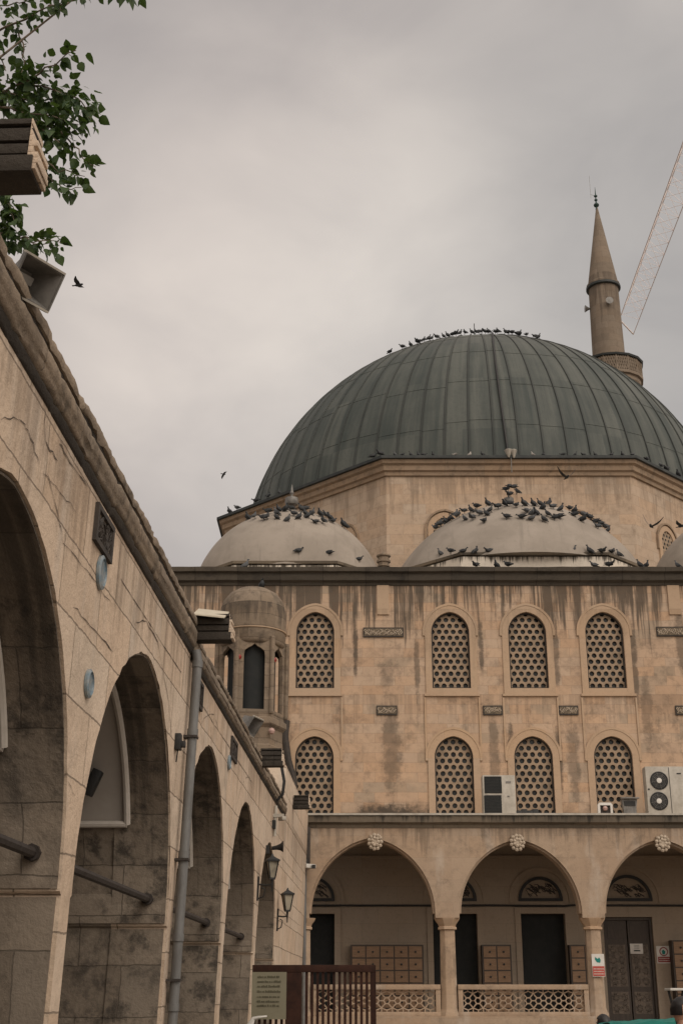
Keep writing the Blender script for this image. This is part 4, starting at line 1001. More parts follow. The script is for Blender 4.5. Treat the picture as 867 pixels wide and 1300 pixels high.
# ================================================================== THINGS ON THE PORTICO ROOF
def acbox(root, a, b, Y, dep, mat=M['offwhite']):
    mb = MB(); mb.box(((a[0] + b[0]) / 2, Y + dep / 2, (a[1] + b[1]) / 2), (b[0] - a[0], dep, b[1] - a[1])); return mb.build('casing', mat, root, bevel=.015)
YA = 36.3
a1 = P(818, 973, YA); a2 = P(872, 973, YA)
ac = tag(empty('air_conditioner', ((a1.x + a2.x) / 2, YA, 5.88)), 'white outdoor air conditioner with two round fans at the right end of the portico roof', 'air conditioner', 'air conditioners on the portico roof')
acbox(ac, (a1.x, 5.90), (a2.x, a1.z), YA, .38)
for py in (991, 1017):
    c_ = P(836, py, YA)
    fn_ = MB(); fn_.lathe([(.235, 0), (.25, .012), (.225, .02), (.22, .004), (.05, .002)], 32); fn_.v = [Vector((c_.x + v.x, YA - v.z - .004, c_.z + v.y)) for v in fn_.v]; f_ = fn_.build('fan', M['black'], ac)
    hb = MB(); hb.lathe([(.075, 0), (.07, .03), (.01, .035)], 16); hb.v = [Vector((c_.x + v.x, YA - v.z - .008, c_.z + v.y)) for v in hb.v]; hb.build('hub', M['white'], f_)
    gd = MB()
    for r in (.11, .15, .19):
        gd.tube([Vector((c_.x + r * math.cos(t * PI / 14), YA - .022, c_.z + r * math.sin(t * PI / 14))) for t in range(29)], .004, 4)
    for k in range(8): gd.tube([Vector((c_.x + .07 * math.cos(k * PI / 4 + .2), YA - .022, c_.z + .07 * math.sin(k * PI / 4 + .2))), Vector((c_.x + .23 * math.cos(k * PI / 4 + .2), YA - .022, c_.z + .23 * math.sin(k * PI / 4 + .2)))], .004, 4)
    gd.build('guard', M['greycase'], f_)
sm = MB(); q = P(850, 1000, YA); sm.box((q.x, YA - .003, 6.75), (.014, .012, 1.62)); q2 = P(861, 982, YA); sm.box((q2.x, YA - .004, q2.z), (.12, .014, .03)); q3 = P(823, 1002, YA); sm.box((q3.x, YA - .004, q3.z), (.05, .014, .04)); sm.build('panel_seam', M['black'], ac)
b1 = P(612, 984, YA); b2 = P(653, 984, YA); bm_ = P(638, 984, YA)
ac2 = tag(empty('air_conditioner', ((b1.x + b2.x) / 2, YA, 5.88)), 'white air conditioner showing its two dark square coil grilles between the lower windows', 'air conditioner', 'air conditioners on the portico roof')
acbox(ac2, (b1.x, 5.90), (b2.x, b1.z), YA, .40)
gl = MB()
for z0, z1 in ((1007, 986), (1034, 1010)):
    u = P(615, z0, YA); v = P(636, z1, YA); gl.box(((u.x + v.x) / 2, YA - .003, (u.z + v.z) / 2), (v.x - u.x, .02, v.z - u.z))
gl.build('coil_grille', M['darkfill'], ac2)
fnm = MB()
for k in range(14):
    z = 6.2 + k * .085; fnm.box(((P(615, 1000, YA).x + P(636, 1000, YA).x) / 2, YA - .016, z), (.46, .008, .008))
fnm.build('grille_bar', M['black'], ac2)
lb = MB(); q = P(645, 1011, YA); lb.box((q.x, YA - .006, q.z), (.06, .02, .03)); q = P(645, 993, YA); lb.box((q.x, YA - .006, q.z), (.14, .012, .05)); lb.build('badge_plate', M['greycase'], ac2)
# lamp with a round bulb, and a dark lantern-shaped floodlight next to it
p = P(768, 1026, 36.0)
lp = tag(empty('bulkhead_lamp', (p.x, 36.0, 6.0)), 'small rounded white lamp with a warm round bulb at the foot of the right window', 'lamp')
mb = MB(); mb.plate([(p.x - .20, 5.93), (p.x + .20, 5.93), (p.x + .20, p.z + .10), (p.x + .15, p.z + .15), (p.x - .15, p.z + .15), (p.x - .20, p.z + .10)], [[(p.x - .14, 5.98), (p.x + .14, 5.98), (p.x + .14, p.z + .08), (p.x - .14, p.z + .08)]], -.12, .0, FM(36.0)); mb.build('casing', M['white'], lp)
mb = MB(); mb.box((p.x, 36.09, p.z - .1), (.3, .05, .46)); mb.build('reflector', M['iron'], lp)
mb = MB(); mb.lathe([(.001, -.07), (.05, -.05), (.07, 0), (.05, .05), (.001, .07)], 12, (p.x, 36.03, p.z)); mb.build('bulb', M['pinkboss'], lp)
p = P(799, 1022, 36.0)
lp = tag(empty('floodlight', (p.x, 36.0, 6.0)), 'dark box-shaped floodlight left of the twin fan air conditioner', 'floodlight')
mb = MB(); mb.plate([(p.x - .22, p.z + .16), (p.x + .22, p.z + .16), (p.x + .18, p.z - .06), (p.x + .15, 5.9), (p.x - .15, 5.9), (p.x - .18, p.z - .06)][::-1], [], -.2, 0, FM(36.0)); mb.build('housing', M['greycase'], lp, bevel=.012)
mb = MB(); mb.box((p.x, 35.985, p.z + .04), (.30, .03, .12)); mb.build('lamp_glass', M['black'], lp); mb = MB(); mb.box((p.x, 35.95, p.z + .18), (.50, .14, .03)); mb.build('visor', M['greycase'], lp)
p = P(668, 1028, 36.4); mb = MB()
for k in range(4): mb.box((p.x - .22 + k * .15, 36.4, 6.18 + .04 * (k % 2)), (.17, .2, .42))
tag(mb.build('black_crate', M['black'], bevel=.03), 'dark low bundle at the foot of the middle lower window', 'bundle')
# lamp on the drum cornice
p = P(648, 573, 44.9); q = tag(empty('spotlight', (p.x, 44.95, 20.6)), 'small pale twin spotlight on the edge of the big dome', 'spotlight')
mb = MB(); mb.lathe([(.03, -.1), (.16, .18), (.14, .2)], 8, (p.x - .09, 44.85, 20.6)); mb.lathe([(.03, -.1), (.13, .2), (.11, .22)], 8, (p.x + .1, 44.85, 20.58)); mb.build('lamp_head', M['offwhite'], q)
mb = MB(); mb.tube([(p.x, 44.9, 20.55), (p.x, 44.9, 19.9)], .02, 5); mb.build('cable', M['greycase'], q)

# ================================================================== PORTICO FURNITURE
def locker(x0, x1, cols, label, rows=4, z0=.95, ztop=2.93, y=37.55):
    root = tag(empty('shoe_locker', ((x0 + x1) / 2, y, z0)), label, 'locker', 'wooden shoe lockers in the portico')
    mb = MB(); mb.box(((x0 + x1) / 2, y + .18, (z0 + ztop) / 2), (x1 - x0, .36, ztop - z0)); mb.build('cabinet', M['darkwood'], root)
    w_ = (x1 - x0 - .05) / cols; n = rows; h_ = (ztop - z0 - .05) / n
    for i in range(cols):
        for j in range(n):
            d_ = MB(); cx_ = x0 + .025 + w_ * (i + .5); cz_ = z0 + .025 + h_ * (j + .5); d_.box((cx_, y - .008, cz_), (w_ - .035, .022, h_ - .035)); d = d_.build('locker_door', M['board_wood'], root)
            k_ = MB(); k_.lathe([(.028, 0), (.028, .03), (.01, .035)], 8); k_.v = [Vector((cx_ + v.x, y - .02 - v.z, cz_ + v.y)) for v in k_.v]; k_.build('knob', M['black'], d)
locker(.25, 2.24, 5, 'five column wooden shoe locker in the left bay of the portico', rows=6, ztop=2.93)
locker(3.84, 4.64, 2, 'narrow two column shoe locker between the two dark doorways', rows=6, ztop=2.93)
locker(6.24, 7.06, 2, 'two column shoe locker partly hidden behind the column with the notice', rows=6, ztop=2.93)
locker(9.05, 10.3, 3, 'tall wooden shoe locker right of the carved double door', rows=6, ztop=3.05)
# carved double door
dd = MB(); x0, x1 = 7.28, 8.65; xm = (x0 + x1) / 2
fr = MB(); fr.plate([(x0 - .02, .96), (x1 + .02, .96), (x1 + .02, 3.69), (x0 - .02, 3.69)], [[(x0 + .07, .97), (x1 - .07, .97), (x1 - .07, 3.60), (x0 + .07, 3.60)]], -.18, -.04, FM(YF)); dr = fr.build('double_door', M['darkwood'], mosque)
for sx in (-1, 1):
    lf = MB(); lx = xm + sx * (x1 - x0) / 4 * .92; lw = (x1 - x0) / 2 - .09
    lf.box((lx, YF + .15, 2.28), (lw, .06, 2.64)); l0 = lf.build('door_leaf', M['darkwood'], dr)
    for z0, z1, n in ((1.15, 1.72, 2), (1.85, 2.95, 4)):
        gp = MB(); gp.box((lx, YF + .118, (z0 + z1) / 2), (lw - .12, .012, z1 - z0))
        hh = (z1 - z0) / n; ww = (lw - .12) / 2
        for j in range(n):
            for i in range(2):
                cx_ = lx - (lw - .12) / 2 + ww * (i + .5); cz_ = z0 + hh * (j + .5)
                for k in range(8):
                    a = k * PI / 4; gp.tube([(cx_ + .03 * math.cos(a), YF + .108, cz_ + .03 * math.sin(a)), (cx_ + .11 * math.cos(a + .35), YF + .108, cz_ + .125 * math.sin(a + .35)), (cx_ + .06 * math.cos(a + .8), YF + .108, cz_ + .07 * math.sin(a + .8))], .010, 4)
        gp.build('carved_pattern', M['carved'], l0)
    tp = MB(); tp.box((lx, YF + .112, 3.28), (lw - .12, .012, .34)); tp.build('top_panel', M['darkwood'], l0)
# notices
def sign(px0, py0, px1, py1, D, name, label):
    a = P(px0, py1, D); b = P(px1, py0, D); c_ = (a + b) / 2; c_.y = D
    root = tag(empty(name, c_), label, 'sign')
    mb = MB(); mb.box(c_, (b.x - a.x, .02, b.z - a.z)); mb.build('panel', M['white'], root)
    return root, a, b
def bar(root, a, b, u0, v0, u1, v1, D, mat, name):
    mb = MB(); x0 = a.x + (b.x - a.x) * u0; x1 = a.x + (b.x - a.x) * u1; z0 = a.z + (b.z - a.z) * v0; z1 = a.z + (b.z - a.z) * v1
    mb.box(((x0 + x1) / 2, D - .013, (z0 + z1) / 2), (x1 - x0, .008, z1 - z0)); return mb.build(name, mat, root)
D = YP + .03
r, a, b = sign(752, 1211, 766, 1240, D, 'notice', 'white and red notice with a teal hand on the column beside the carved door')
bar(r, a, b, .03, .03, .97, .46, D, M['red'], 'red_band')
for k in range(3):
    mb = MB(); z = a.z + (b.z - a.z) * (.12 + .11 * k); rr = random.Random(k)
    x = a.x + .03
    while x < b.x - .04:
        w_ = rr.uniform(.008, .022); mb.box((x + w_ / 2, D - .019, z), (w_, .006, .02)); x += w_ + .008
    mb.build('text_line', M['white'], r)
mb = MB(); c_ = Vector(((a.x + b.x) / 2, D - .012, a.z + (b.z - a.z) * .74)); mb.plate([(c_.x - .03, c_.z - .06), (c_.x + .05, c_.z - .07), (c_.x + .065, c_.z + .0), (c_.x + .03, c_.z + .06), (c_.x - .01, c_.z + .02), (c_.x - .07, c_.z + .07), (c_.x - .075, c_.z + .01)], [], -.003, .004, FM(D - .012)); mb.build('hand_symbol', M['teal'], r)
D = YF - .075
r, a, b = sign(834, 1201, 850, 1223, D, 'notice', 'white notice with round teal symbol over a dark red block right of carved door')
bar(r, a, b, .06, .06, .94, .38, D, M['darkred'], 'red_block')
mb = MB(); c_ = Vector(((a.x + b.x) / 2, D, a.z + (b.z - a.z) * .68)); mb.tube([(c_.x + .105 * math.cos(t * PI / 12), D - .014, c_.z + .105 * math.sin(t * PI / 12)) for t in range(25)], .014, 5); mb.build('ring_symbol', M['darkred'], r)
mb = MB(); mb.plate([(c_.x - .04, c_.z - .07), (c_.x + .03, c_.z - .07), (c_.x + .05, c_.z + .0), (c_.x - .0, c_.z + .05), (c_.x - .05, c_.z + .02)], [], -.003, .004, FM(D - .013)); mb.build('hand_symbol', M['teal'], r)
for k in range(2):
    mb = MB(); rr = random.Random(k + 9); x = a.x + .05
    while x < b.x - .06:
        w_ = rr.uniform(.008, .02); mb.box((x + w_ / 2, D - .019, a.z + (b.z - a.z) * (.16 + .12 * k)), (w_, .006, .02)); x += w_ + .01
    mb.build('text_line', M['white'], r)
D = YF + .095
r, a, b = sign(800, 1198, 815, 1211, D, 'paper_notice', 'white paper notice with printed lines taped to the carved double door')
bar(r, a, b, .28, .25, .78, .38, D, M['black'], 'text_line')
for k in range(3): bar(r, a, b, .30, .52 + k * .13, .72, .56 + k * .13, D, M['greycase'], 'text_line')
for px, py, lab in ((535, 1086, 'small pale dome camera under the portico ceiling of the left bay'),):
    p = P(px, py, 36.0); mb = MB(); mb.lathe([(.001, -.08), (.07, -.05), (.10, 0), (.10, .05), (.05, .08)], 12, p); mb.tube([p, (p.x, 36, 5.6)], .02, 5); tag(mb.build('dome_camera', M['greycase']), lab, 'camera')

# ================================================================== GATE AND INFORMATION BOARD
DG = 14.0
ga = P(321, 1225, DG); gb = P(477, 1225, DG)
gate = tag(empty('gate', ((ga.x + gb.x) / 2, DG, 0)), 'dark brown slatted barrier gate standing in the courtyard', 'gate')
zt = ga.z
mb = MB(); mb.box(((ga.x + gb.x) / 2, DG, zt - .035), (gb.x - ga.x, .07, .07)); mb.build('top_rail', M['brown'], gate, bevel=.005)
mb = MB(); mb.box(((ga.x + gb.x) / 2, DG, .12), (gb.x - ga.x, .06, .07)); mb.build('bottom_rail', M['brown'], gate)
for px0, px1 in ((321, 325), (363, 383), (470, 477)):
    a = P(px0, 1240, DG); b = P(px1, 1240, DG); mb = MB(); mb.box(((a.x + b.x) / 2, DG, (zt - .07) / 2), (b.x - a.x, .06, zt - .07)); mb.build('post', M['brown'], gate)
a = P(386, 1240, DG).x; b = P(469, 1240, DG).x
for i in range(12):
    x = a + (b - a) * (i + .5) / 12; mb = MB(); mb.box((x, DG, (zt - .07 + .15) / 2), (.027, .03, zt - .22)); mb.build('slat', M['brown'], gate)
a = P(327, 1240, DG).x; b = P(362, 1240, DG).x
for i in range(5):
    x = a + (b - a) * (i + .5) / 5; mb = MB(); mb.box((x, DG, (zt - .07 + .15) / 2), (.027, .03, zt - .22)); mb.build('slat', M['brown'], gate)
DB = DG - .05
r, a, b = sign(319, 1234, 364, 1294, DB, 'information_board', 'olive information board with faded dark lines of text hung on the brown gate')
for ch in r.children: ch.data.materials[0] = M['olive']
for k, (u1, v) in enumerate(((.80, .89), (.84, .79), (.80, .69), (.84, .58), (.80, .47), (.82, .37), (.78, .28))):
    mb = MB(); rr = random.Random(k); x = a.x + (b.x - a.x) * .16; z = a.z + (b.z - a.z) * v
    while x < a.x + (b.x - a.x) * u1:
        w_ = rr.uniform(.006, .018); h_ = rr.choice((.013, .013, .019)); mb.box((x + w_ / 2, DB - .012, z + (h_ - .013) / 2), (w_, .006, h_)); x += w_ + rr.choice((.003, .003, .010))
    mb.build('text_line', M['ink'], r)
mb = MB(); p = P(322, 1293, 13.6); mb.tube([p + Vector((-.06, 0, -.12)), p, p + Vector((.05, -.02, .012)), p + Vector((.13, 0, .02))], [.05, .02, .012, .008], 6); tag(mb.build('plastic_tie', M['white']), 'crumpled white plastic strip tied at the lower corner of the board', 'plastic strip')

# ================================================================== STALL, STAND, PEOPLE
p0 = P(775, 1298, 14.5); p1 = P(850, 1293, 14.5)
stl = tag(empty('covered_stall', ((p0.x + p1.x) / 2, 14.5, 0)), 'stall with a teal cloth draped over its sloping top beside the two people', 'stall')
mb = MB(); nx, ny = 14, 8
vs = []
for j in range(ny + 1):
    for i in range(nx + 1):
        x = p0.x - .05 + (p1.x - p0.x + .5) * i / nx; y = 14.2 + .9 * j / ny; z = p0.z - .01 + .05 * i / nx + .012 * math.sin(i * 1.3 + j * .8)
        if j == 0: z -= .45
        vs.append((x, y if j else 14.18, z))
mb.add(vs, [(j * (nx + 1) + i, j * (nx + 1) + i + 1, (j + 1) * (nx + 1) + i + 1, (j + 1) * (nx + 1) + i) for j in range(ny) for i in range(nx)]); mb.build('cloth_cover', M['tealcloth'], stl)
for x in (p0.x + .05, p1.x + .3):
    for y in (14.3, 15.0):
        mb = MB(); mb.tube([(x, y, 0), (x, y, p0.z - .05)], .025, 6); mb.build('leg', M['black'], stl)
p = P(857, 1256, 13.5)
std = tag(empty('tray_stand', (p.x, 13.5, 0)), 'white topped tray on thin crossed dark legs above the right person', 'stand')
mb = MB(); mb.box(p, (.16, .25, .022)); mb.build('tray', M['white'], std, bevel=.004)
mb = MB(); mb.tube([p + Vector((-.07, 0, -.01)), (p.x + .25, 13.5, .02)], .012, 6); mb.tube([p + Vector((.07, 0, -.01)), (p.x - .25, 13.5, .02)], .012, 6); mb.build('leg', M['black'], std)

def skin_mesh(name, verts, edges, radii, mat, parent, levels=2):
    me = bpy.data.meshes.new(name); me.from_pydata(verts, edges, []); ob = bpy.data.objects.new(name, me); col.objects.link(ob)
    md = ob.modifiers.new('s', 'SKIN'); sv = me.skin_vertices[0].data
    for i, r in enumerate(radii): sv[i].radius = (r, r) if not isinstance(r, tuple) else r; sv[i].use_root = (i == 0)
    sb = ob.modifiers.new('u', 'SUBSURF'); sb.levels = levels; sb.render_levels = levels
    dg = bpy.context.evaluated_depsgraph_get(); m2 = bpy.data.meshes.new_from_object(ob.evaluated_get(dg))
    bpy.data.objects.remove(ob); m2.name = name
    for q in m2.polygons: q.use_smooth = True
    m2.materials.clear(); m2.materials.append(mat)
    o = bpy.data.objects.new(name, m2); col.objects.link(o); o.parent = parent; return o
def person(x, y, top, yaw, label, cloth, hair_long):
    H = top; s = H / 1.62
    root = tag(empty('person', (x, y, 0), yaw), label, 'person')
    # joints (local: faces -y)
    V = [(0, 0, .90), (0, .01, 1.10), (0, .0, 1.28), (0, -.01, 1.36), (0, -.015, 1.42), (0, -.02, 1.50),
         (.15, .0, 1.30), (.20, .02, 1.05), (.19, -.06, .84), (-.15, .0, 1.30), (-.20, .02, 1.05), (-.19, -.06, .84),
         (.09, 0, .84), (.10, -.01, .47), (.10, .02, .09), (.10, -.12, .03), (-.09, 0, .84), (-.10, -.01, .47), (-.10, .02, .09), (-.10, -.12, .03)]
    E_ = [(0, 1), (1, 2), (2, 3), (3, 4), (4, 5), (2, 6), (6, 7), (7, 8), (2, 9), (9, 10), (10, 11), (0, 12), (12, 13), (13, 14), (14, 15), (0, 16), (16, 17), (17, 18), (18, 19)]
    Rr = [(.14, .10), (.13, .10), (.14, .10), .055, .055, .06, .06, .045, .034, .06, .045, .034, .09, .065, .045, .04, .09, .065, .045, .04]
    body = skin_mesh('body', [tuple(c_ * s for c_ in v) for v in V], E_, [tuple(q * s for q in r) if isinstance(r, tuple) else r * s for r in Rr], M['skin'], root)
    # hands with five fingers
    for sx in (1, -1):
        hv = [(.19 * sx, -.06, .84), (.19 * sx, -.075, .79)]; he = [(0, 1)]; hr = [.03, .032]
        for k, (ox, ln) in enumerate(((-.026, .075), (-.009, .085), (.009, .08), (.024, .062))):
            b_ = len(hv); hv += [(.19 * sx, -.078 + ox, .765), (.188 * sx, -.085 + ox, .765 - ln * .6), (.182 * sx, -.078 + ox, .765 - ln)]; he += [(1, b_), (b_, b_ + 1), (b_ + 1, b_ + 2)]; hr += [.011, .009, .008]
        b_ = len(hv); hv += [(.18 * sx, -.11, .80), (.175 * sx, -.125, .765)]; he += [(1, b_), (b_, b_ + 1)]; hr += [.012, .009]
        skin_mesh('hand', [tuple(c_ * s for c_ in v) for v in hv], he, [q * s for q in hr], M['skin'], body, 1)
    hd = bmesh.new(); bmesh.ops.create_uvsphere(hd, u_segments=28, v_segments=20, radius=1)
    for v in hd.verts:
        x_, y_, z_ = v.co
        w_ = .074 * (1 - .20 * max(0, -z_)); v.co = Vector((x_ * w_, y_ * .094, z_ * .112))
        if y_ < 0: v.co.y *= .94
        if z_ < -.2 and y_ < -.3: v.co.y -= .006
        if y_ < -.85 and -.35 < z_ < .08: v.co.y -= .020 * (1 - abs(x_) * 3.2) if abs(x_) < .3 else 0     # nose
        if y_ < -.7 and .05 < z_ < .25 and .2 < abs(x_) < .55: v.co.y += .008                              # eye sockets
        if y_ < -.75 and -.62 < z_ < -.48 and abs(x_) < .35: v.co.y -= .004                                # lips
    me = bpy.data.meshes.new('head'); hd.to_mesh(me); hd.free()
    for q in me.polygons: q.use_smooth = True
    me.materials.append(M['skin']); ho = bpy.data.objects.new('head', me); col.objects.link(ho); ho.parent = root; ho.location = (0, -.02 * s, 1.505 * s); ho.scale = (s, s, s)
    for sx in (1, -1):
        e = MB(); e.lathe([(.001, -.011), (.009, -.006), (.011, 0), (.009, .006), (.001, .011)], 10, (.030 * sx, -.082, .014)); e.build('eye', M['white'], ho, local=True)
        e = MB(); e.lathe([(.001, -.005), (.005, 0), (.001, .005)], 8, (.030 * sx, -.0915, .014)); e.build('pupil', M['black'], ho, local=True)
        e = MB(); e.lathe([(.001, -.03), (.012, -.02), (.015, .0), (.013, .02), (.001, .03)], 10, (.075 * sx, .008, .0), sx=.5); e.build('ear', M['skin'], ho, local=True)
    hb = bmesh.new(); bmesh.ops.create_uvsphere(hb, u_segments=32, v_segments=24, radius=1)
    rr = random.Random(int(abs(x) * 100))
    dele = []
    for v in hb.verts:
        x_, y_, z_ = v.co; low = -.35 if not hair_long else -.9
        if y_ < -.35 and z_ < .45: dele.append(v); continue
        if z_ < low: dele.append(v); continue
        n_ = mnoise.noise(Vector((x_ * 5, y_ * 5, z_ * 5)) ) * .006
        v.co = Vector((x_ * (.086 + n_), y_ * (.108 + n_) + .004, z_ * (.123 + n_)))
        if hair_long and z_ < 0: v.co.z *= 1.9
    bmesh.ops.delete(hb, geom=dele, context='VERTS')
    me = bpy.data.meshes.new('hair'); hb.to_mesh(me); hb.free()
    for q in me.polygons: q.use_smooth = True
    me.materials.append(M['hair']); o = bpy.data.objects.new('hair', me); col.objects.link(o); o.parent = ho
    # clothing
    tv = [V[i] for i in (0, 1, 2, 6, 7, 9, 10)]; te = [(0, 1), (1, 2), (2, 3), (3, 4), (2, 5), (5, 6)]
    skin_mesh('shirt', [tuple(c_ * s for c_ in v) for v in tv], te, [(.165 * s, .125 * s), (.155 * s, .12 * s), (.16 * s, .115 * s), .078 * s, .062 * s, .078 * s, .062 * s], cloth, root)
    lv = [V[i] for i in (0, 12, 13, 14, 16, 17, 18)]; le = [(0, 1), (1, 2), (2, 3), (0, 4), (4, 5), (5, 6)]
    skin_mesh('trousers', [tuple(c_ * s for c_ in v) for v in lv], le, [(.15 * s, .12 * s), .105 * s, .08 * s, .062 * s, .105 * s, .08 * s, .062 * s], M['cloth_dark'], root)
    return root
p = P(766, 1288, 15.0); person(p.x, 15.0, p.z, PI + .5, 'short haired person in dark clothes whose hair just shows below the carved door', M['cloth_dark'], False)
p = P(862, 1266, 12.0); person(p.x, 12.0, p.z, 1.1, 'dark haired person in maroon at the right edge of the courtyard', M['cloth_maroon'], False)

# ================================================================== CRANE
A_ = P(793, 416, 92); slope = None
def hz(px, py, z):
    r = ray(px, py); return Vector((0, 0, EYE)) + r * ((z - EYE) / r.z)
HZ = 52.0
c0, c1 = hz(791, 397, HZ), hz(866, 189, HZ); e0, e1 = hz(797, 436, HZ), hz(868, 254, HZ)
crn = tag(empty('tower_crane', (c1.x + 30, c1.y - 30, 0)), 'pale red and white lattice crane jib reaching into the sky beside the minaret', 'crane')
dirv = (c1 - c0).normalized(); Lj = 95.0
mid0 = (c0 + e0) / 2; sidev = Vector((dirv.y, -dirv.x, 0)).normalized(); wj = .78
tip = mid0
def jp(t, s_, h): return tip + dirv * t + sidev * s_ + Vector((0, 0, h))
mb = MB()
for s_, h in ((-wj, 0), (wj, 0), (0, 1.7)): mb.tube([jp(-1.0 if h == 0 and s_ < 0 else 1.5, s_, h), jp(Lj, s_, h)], .032, 5)
n = int(Lj / 1.6)
for i in range(n):
    t = 1.5 + i * 1.6
    mb.tube([jp(t, -wj, 0), jp(t + .8, wj, 0), jp(t + 1.6, -wj, 0)], .016, 4)
    mb.tube([jp(t, -wj, 0), jp(t + .8, 0, 1.7), jp(t + 1.6, -wj, 0)], .016, 4); mb.tube([jp(t, wj, 0), jp(t + .8, 0, 1.7), jp(t + 1.6, wj, 0)], .016, 4)
mb.tube([jp(-1.0, -wj, 0), jp(1.5, wj, 0)], .06, 4)
mb.build('jib', M['crane'], crn)
mc = jp(62, 0, 0); mb = MB()
for sx in (-1, 1):
    for sy in (-1, 1): mb.tube([(mc.x + sx, mc.y + sy, 0), (mc.x + sx, mc.y + sy, HZ + 6)], .12, 5)
for i in range(28):
    z = i * 2.0
    for (a, b) in (((-1, -1), (1, -1)), ((1, -1), (1, 1)), ((1, 1), (-1, 1)), ((-1, 1), (-1, -1))):
        mb.tube([(mc.x + a[0], mc.y + a[1], z), (mc.x + b[0], mc.y + b[1], z + 2)], .06, 4)
mb.build('mast', M['crane'], crn)

# ================================================================== TREE
tree = tag(empty('tree', (-7.4, 11.5, 0)), 'leafy green tree hanging its branches over the top of the old arcade wall', 'tree')
tk = MB()
trunk = [(-7.4, 11.5, 0), (-7.3, 11.5, 2.5), (-7.0, 11.3, 4.6), (-6.5, 11.0, 6.2), (-5.6, 10.7, 7.6), (-4.6, 10.4, 8.6)]
tk.tube(trunk, [.26, .22, .19, .15, .11, .07], 10)
tk.tube([trunk[3], (-6.9, 11.6, 7.8), (-6.6, 12, 9.6), (-5.9, 12, 11.2)], [.12, .09, .06, .03], 8)
tk.tube([trunk[2], (-6.6, 10.2, 5.9), (-5.6, 9.6, 6.8), (-4.2, 9.6, 7.2)], [.12, .09, .06, .03], 8)
tk.build('trunk', M['bark'], tree)
rl = random.Random(21)
lv = MB(); br = MB()
def leaf(p, d, up, sz):
    d = d.normalized(); side = d.cross(up)
    side = side.normalized() if side.length > 1e-4 else Vector((1, 0, 0)); nn = side.cross(d)
    fold = rl.uniform(.05, .5); bend = rl.uniform(-.2, .6)
    def q(t, s_): return p + d * (t * sz) + side * (s_ * sz) + nn * (abs(s_) * fold * sz - t * t * bend * sz)
    V_ = [q(0, 0), q(.10, .30), q(.35, .43), q(.65, .30), q(1.05, 0), q(.65, -.30), q(.35, -.43), q(.10, -.30), q(.5, 0)]
    lv.add(V_, [(0, 1, 2, 8), (8, 2, 3, 4), (8, 4, 5, 6), (0, 8, 6, 7)])
def twig(pts, dens, sz=.10, r=.010, spread=.10):
    br = MB(); br.tube(pts, [r * (1.3 - i / len(pts)) for i in range(len(pts))], 5); br.build('branch', M['bark'], tree)
    for a, b in zip(pts, pts[1:]):
        n = max(1, int((b - a).length * dens * 2.7)); t_ = (b - a).normalized()
        for i in range(n):
            p = a.lerp(b, (i + rl.random()) / n)
            off = Vector((rl.gauss(0, 1), rl.gauss(0, 1), rl.gauss(0, 1))).normalized()
            d = (t_ * .5 + off * .9 + Vector((0, 0, -.55))).normalized()
            st_ = p + off * rl.uniform(0.01, spread)
            leaf(st_, d, Vector((rl.gauss(0, .5), rl.gauss(0, .5), 1)), sz * 1.02 * rl.uniform(.5, 1.25))
def tw(px, D0, D1, dens, sz=.10, r=.010, spread=.10):
    n = len(px); pts = []
    for i, (x, y) in enumerate(px): pts.append(P(x, y, D0 + (D1 - D0) * i / (n - 1)))
    fine = []
    for a, b in zip(pts, pts[1:]):
        for k in range(3): fine.append(a.lerp(b, k / 3) + Vector((rl.gauss(0, .012), rl.gauss(0, .012), rl.gauss(0, .012))))
    fine.append(pts[-1]); twig(fine, dens, sz, r, spread)
# twigs that show against the sky
tw([(-60, 60), (-5, 40), (30, 26), (60, 10), (85, -8)], 10.6, 10.0, 24, .092, .012, .11)
tw([(60, 10), (80, 4), (100, -4), (120, -14)], 10.3, 10.0, 22, .09, .008, .09)
tw([(130, -30), (150, -8), (176, -3)], 10.2, 9.9, 20, .10, .008, .06)
tw([(20, 28), (28, 55), (32, 80), (24, 105)], 10.4, 10.3, 22, .09, .008, .09)
tw([(-60, 150), (0, 122), (40, 100), (70, 82), (97, 64)], 10.6, 10.0, 22, .095, .012, .12)
tw([(30, 108), (55, 112), (80, 118), (104, 128), (115, 150)], 10.4, 10.1, 44, .10, .010, .19)
tw([(-20, 130), (15, 138), (45, 145), (75, 150), (100, 158)], 10.5, 10.1, 46, .10, .010, .20)
tw([(-20, 110), (10, 118), (40, 128), (70, 136), (92, 140)], 10.7, 10.3, 40, .10, .010, .18)
tw([(40, 150), (60, 168), (82, 186)], 10.3, 10.1, 40, .095, .008, .15)
tw([(60, 160), (85, 172), (100, 190), (112, 205), (122, 212)], 10.3, 10.0, 18, .095, .008, .07)
tw([(40, 196), (58, 206), (78, 216), (96, 222), (108, 224)], 10.3, 10.1, 24, .09, .008, .09)
tw([(48, 212), (64, 228), (82, 240), (104, 238)], 10.3, 10.1, 24, .10, .008, .10)
tw([(-30, 230), (5, 245), (12, 262), (20, 285)], 10.3, 10.0, 26, .10, .008, .10)
tw([(-30, 270), (5, 292), (30, 304), (55, 312), (76, 312)], 10.4, 10.2, 32, .09, .008, .12)
tw([(-30, 290), (0, 296), (18, 300)], 10.3, 10.2, 60, .10, .010, .18)
tw([(10, 250), (16, 262), (20, 280)], 10.2, 10.1, 26, .085, .006, .07)
tw([(25, 300), (50, 306), (78, 308)], 10.1, 10.0, 26, .09, .006, .08)
tw([(-20, 20), (-5, 60), (8, 90)], 10.5, 10.3, 16, .12, .010, .10)
tw([(-40, 5), (0, 8), (30, 2), (60, -8)], 10.9, 10.6, 22, .09, .008, .10)
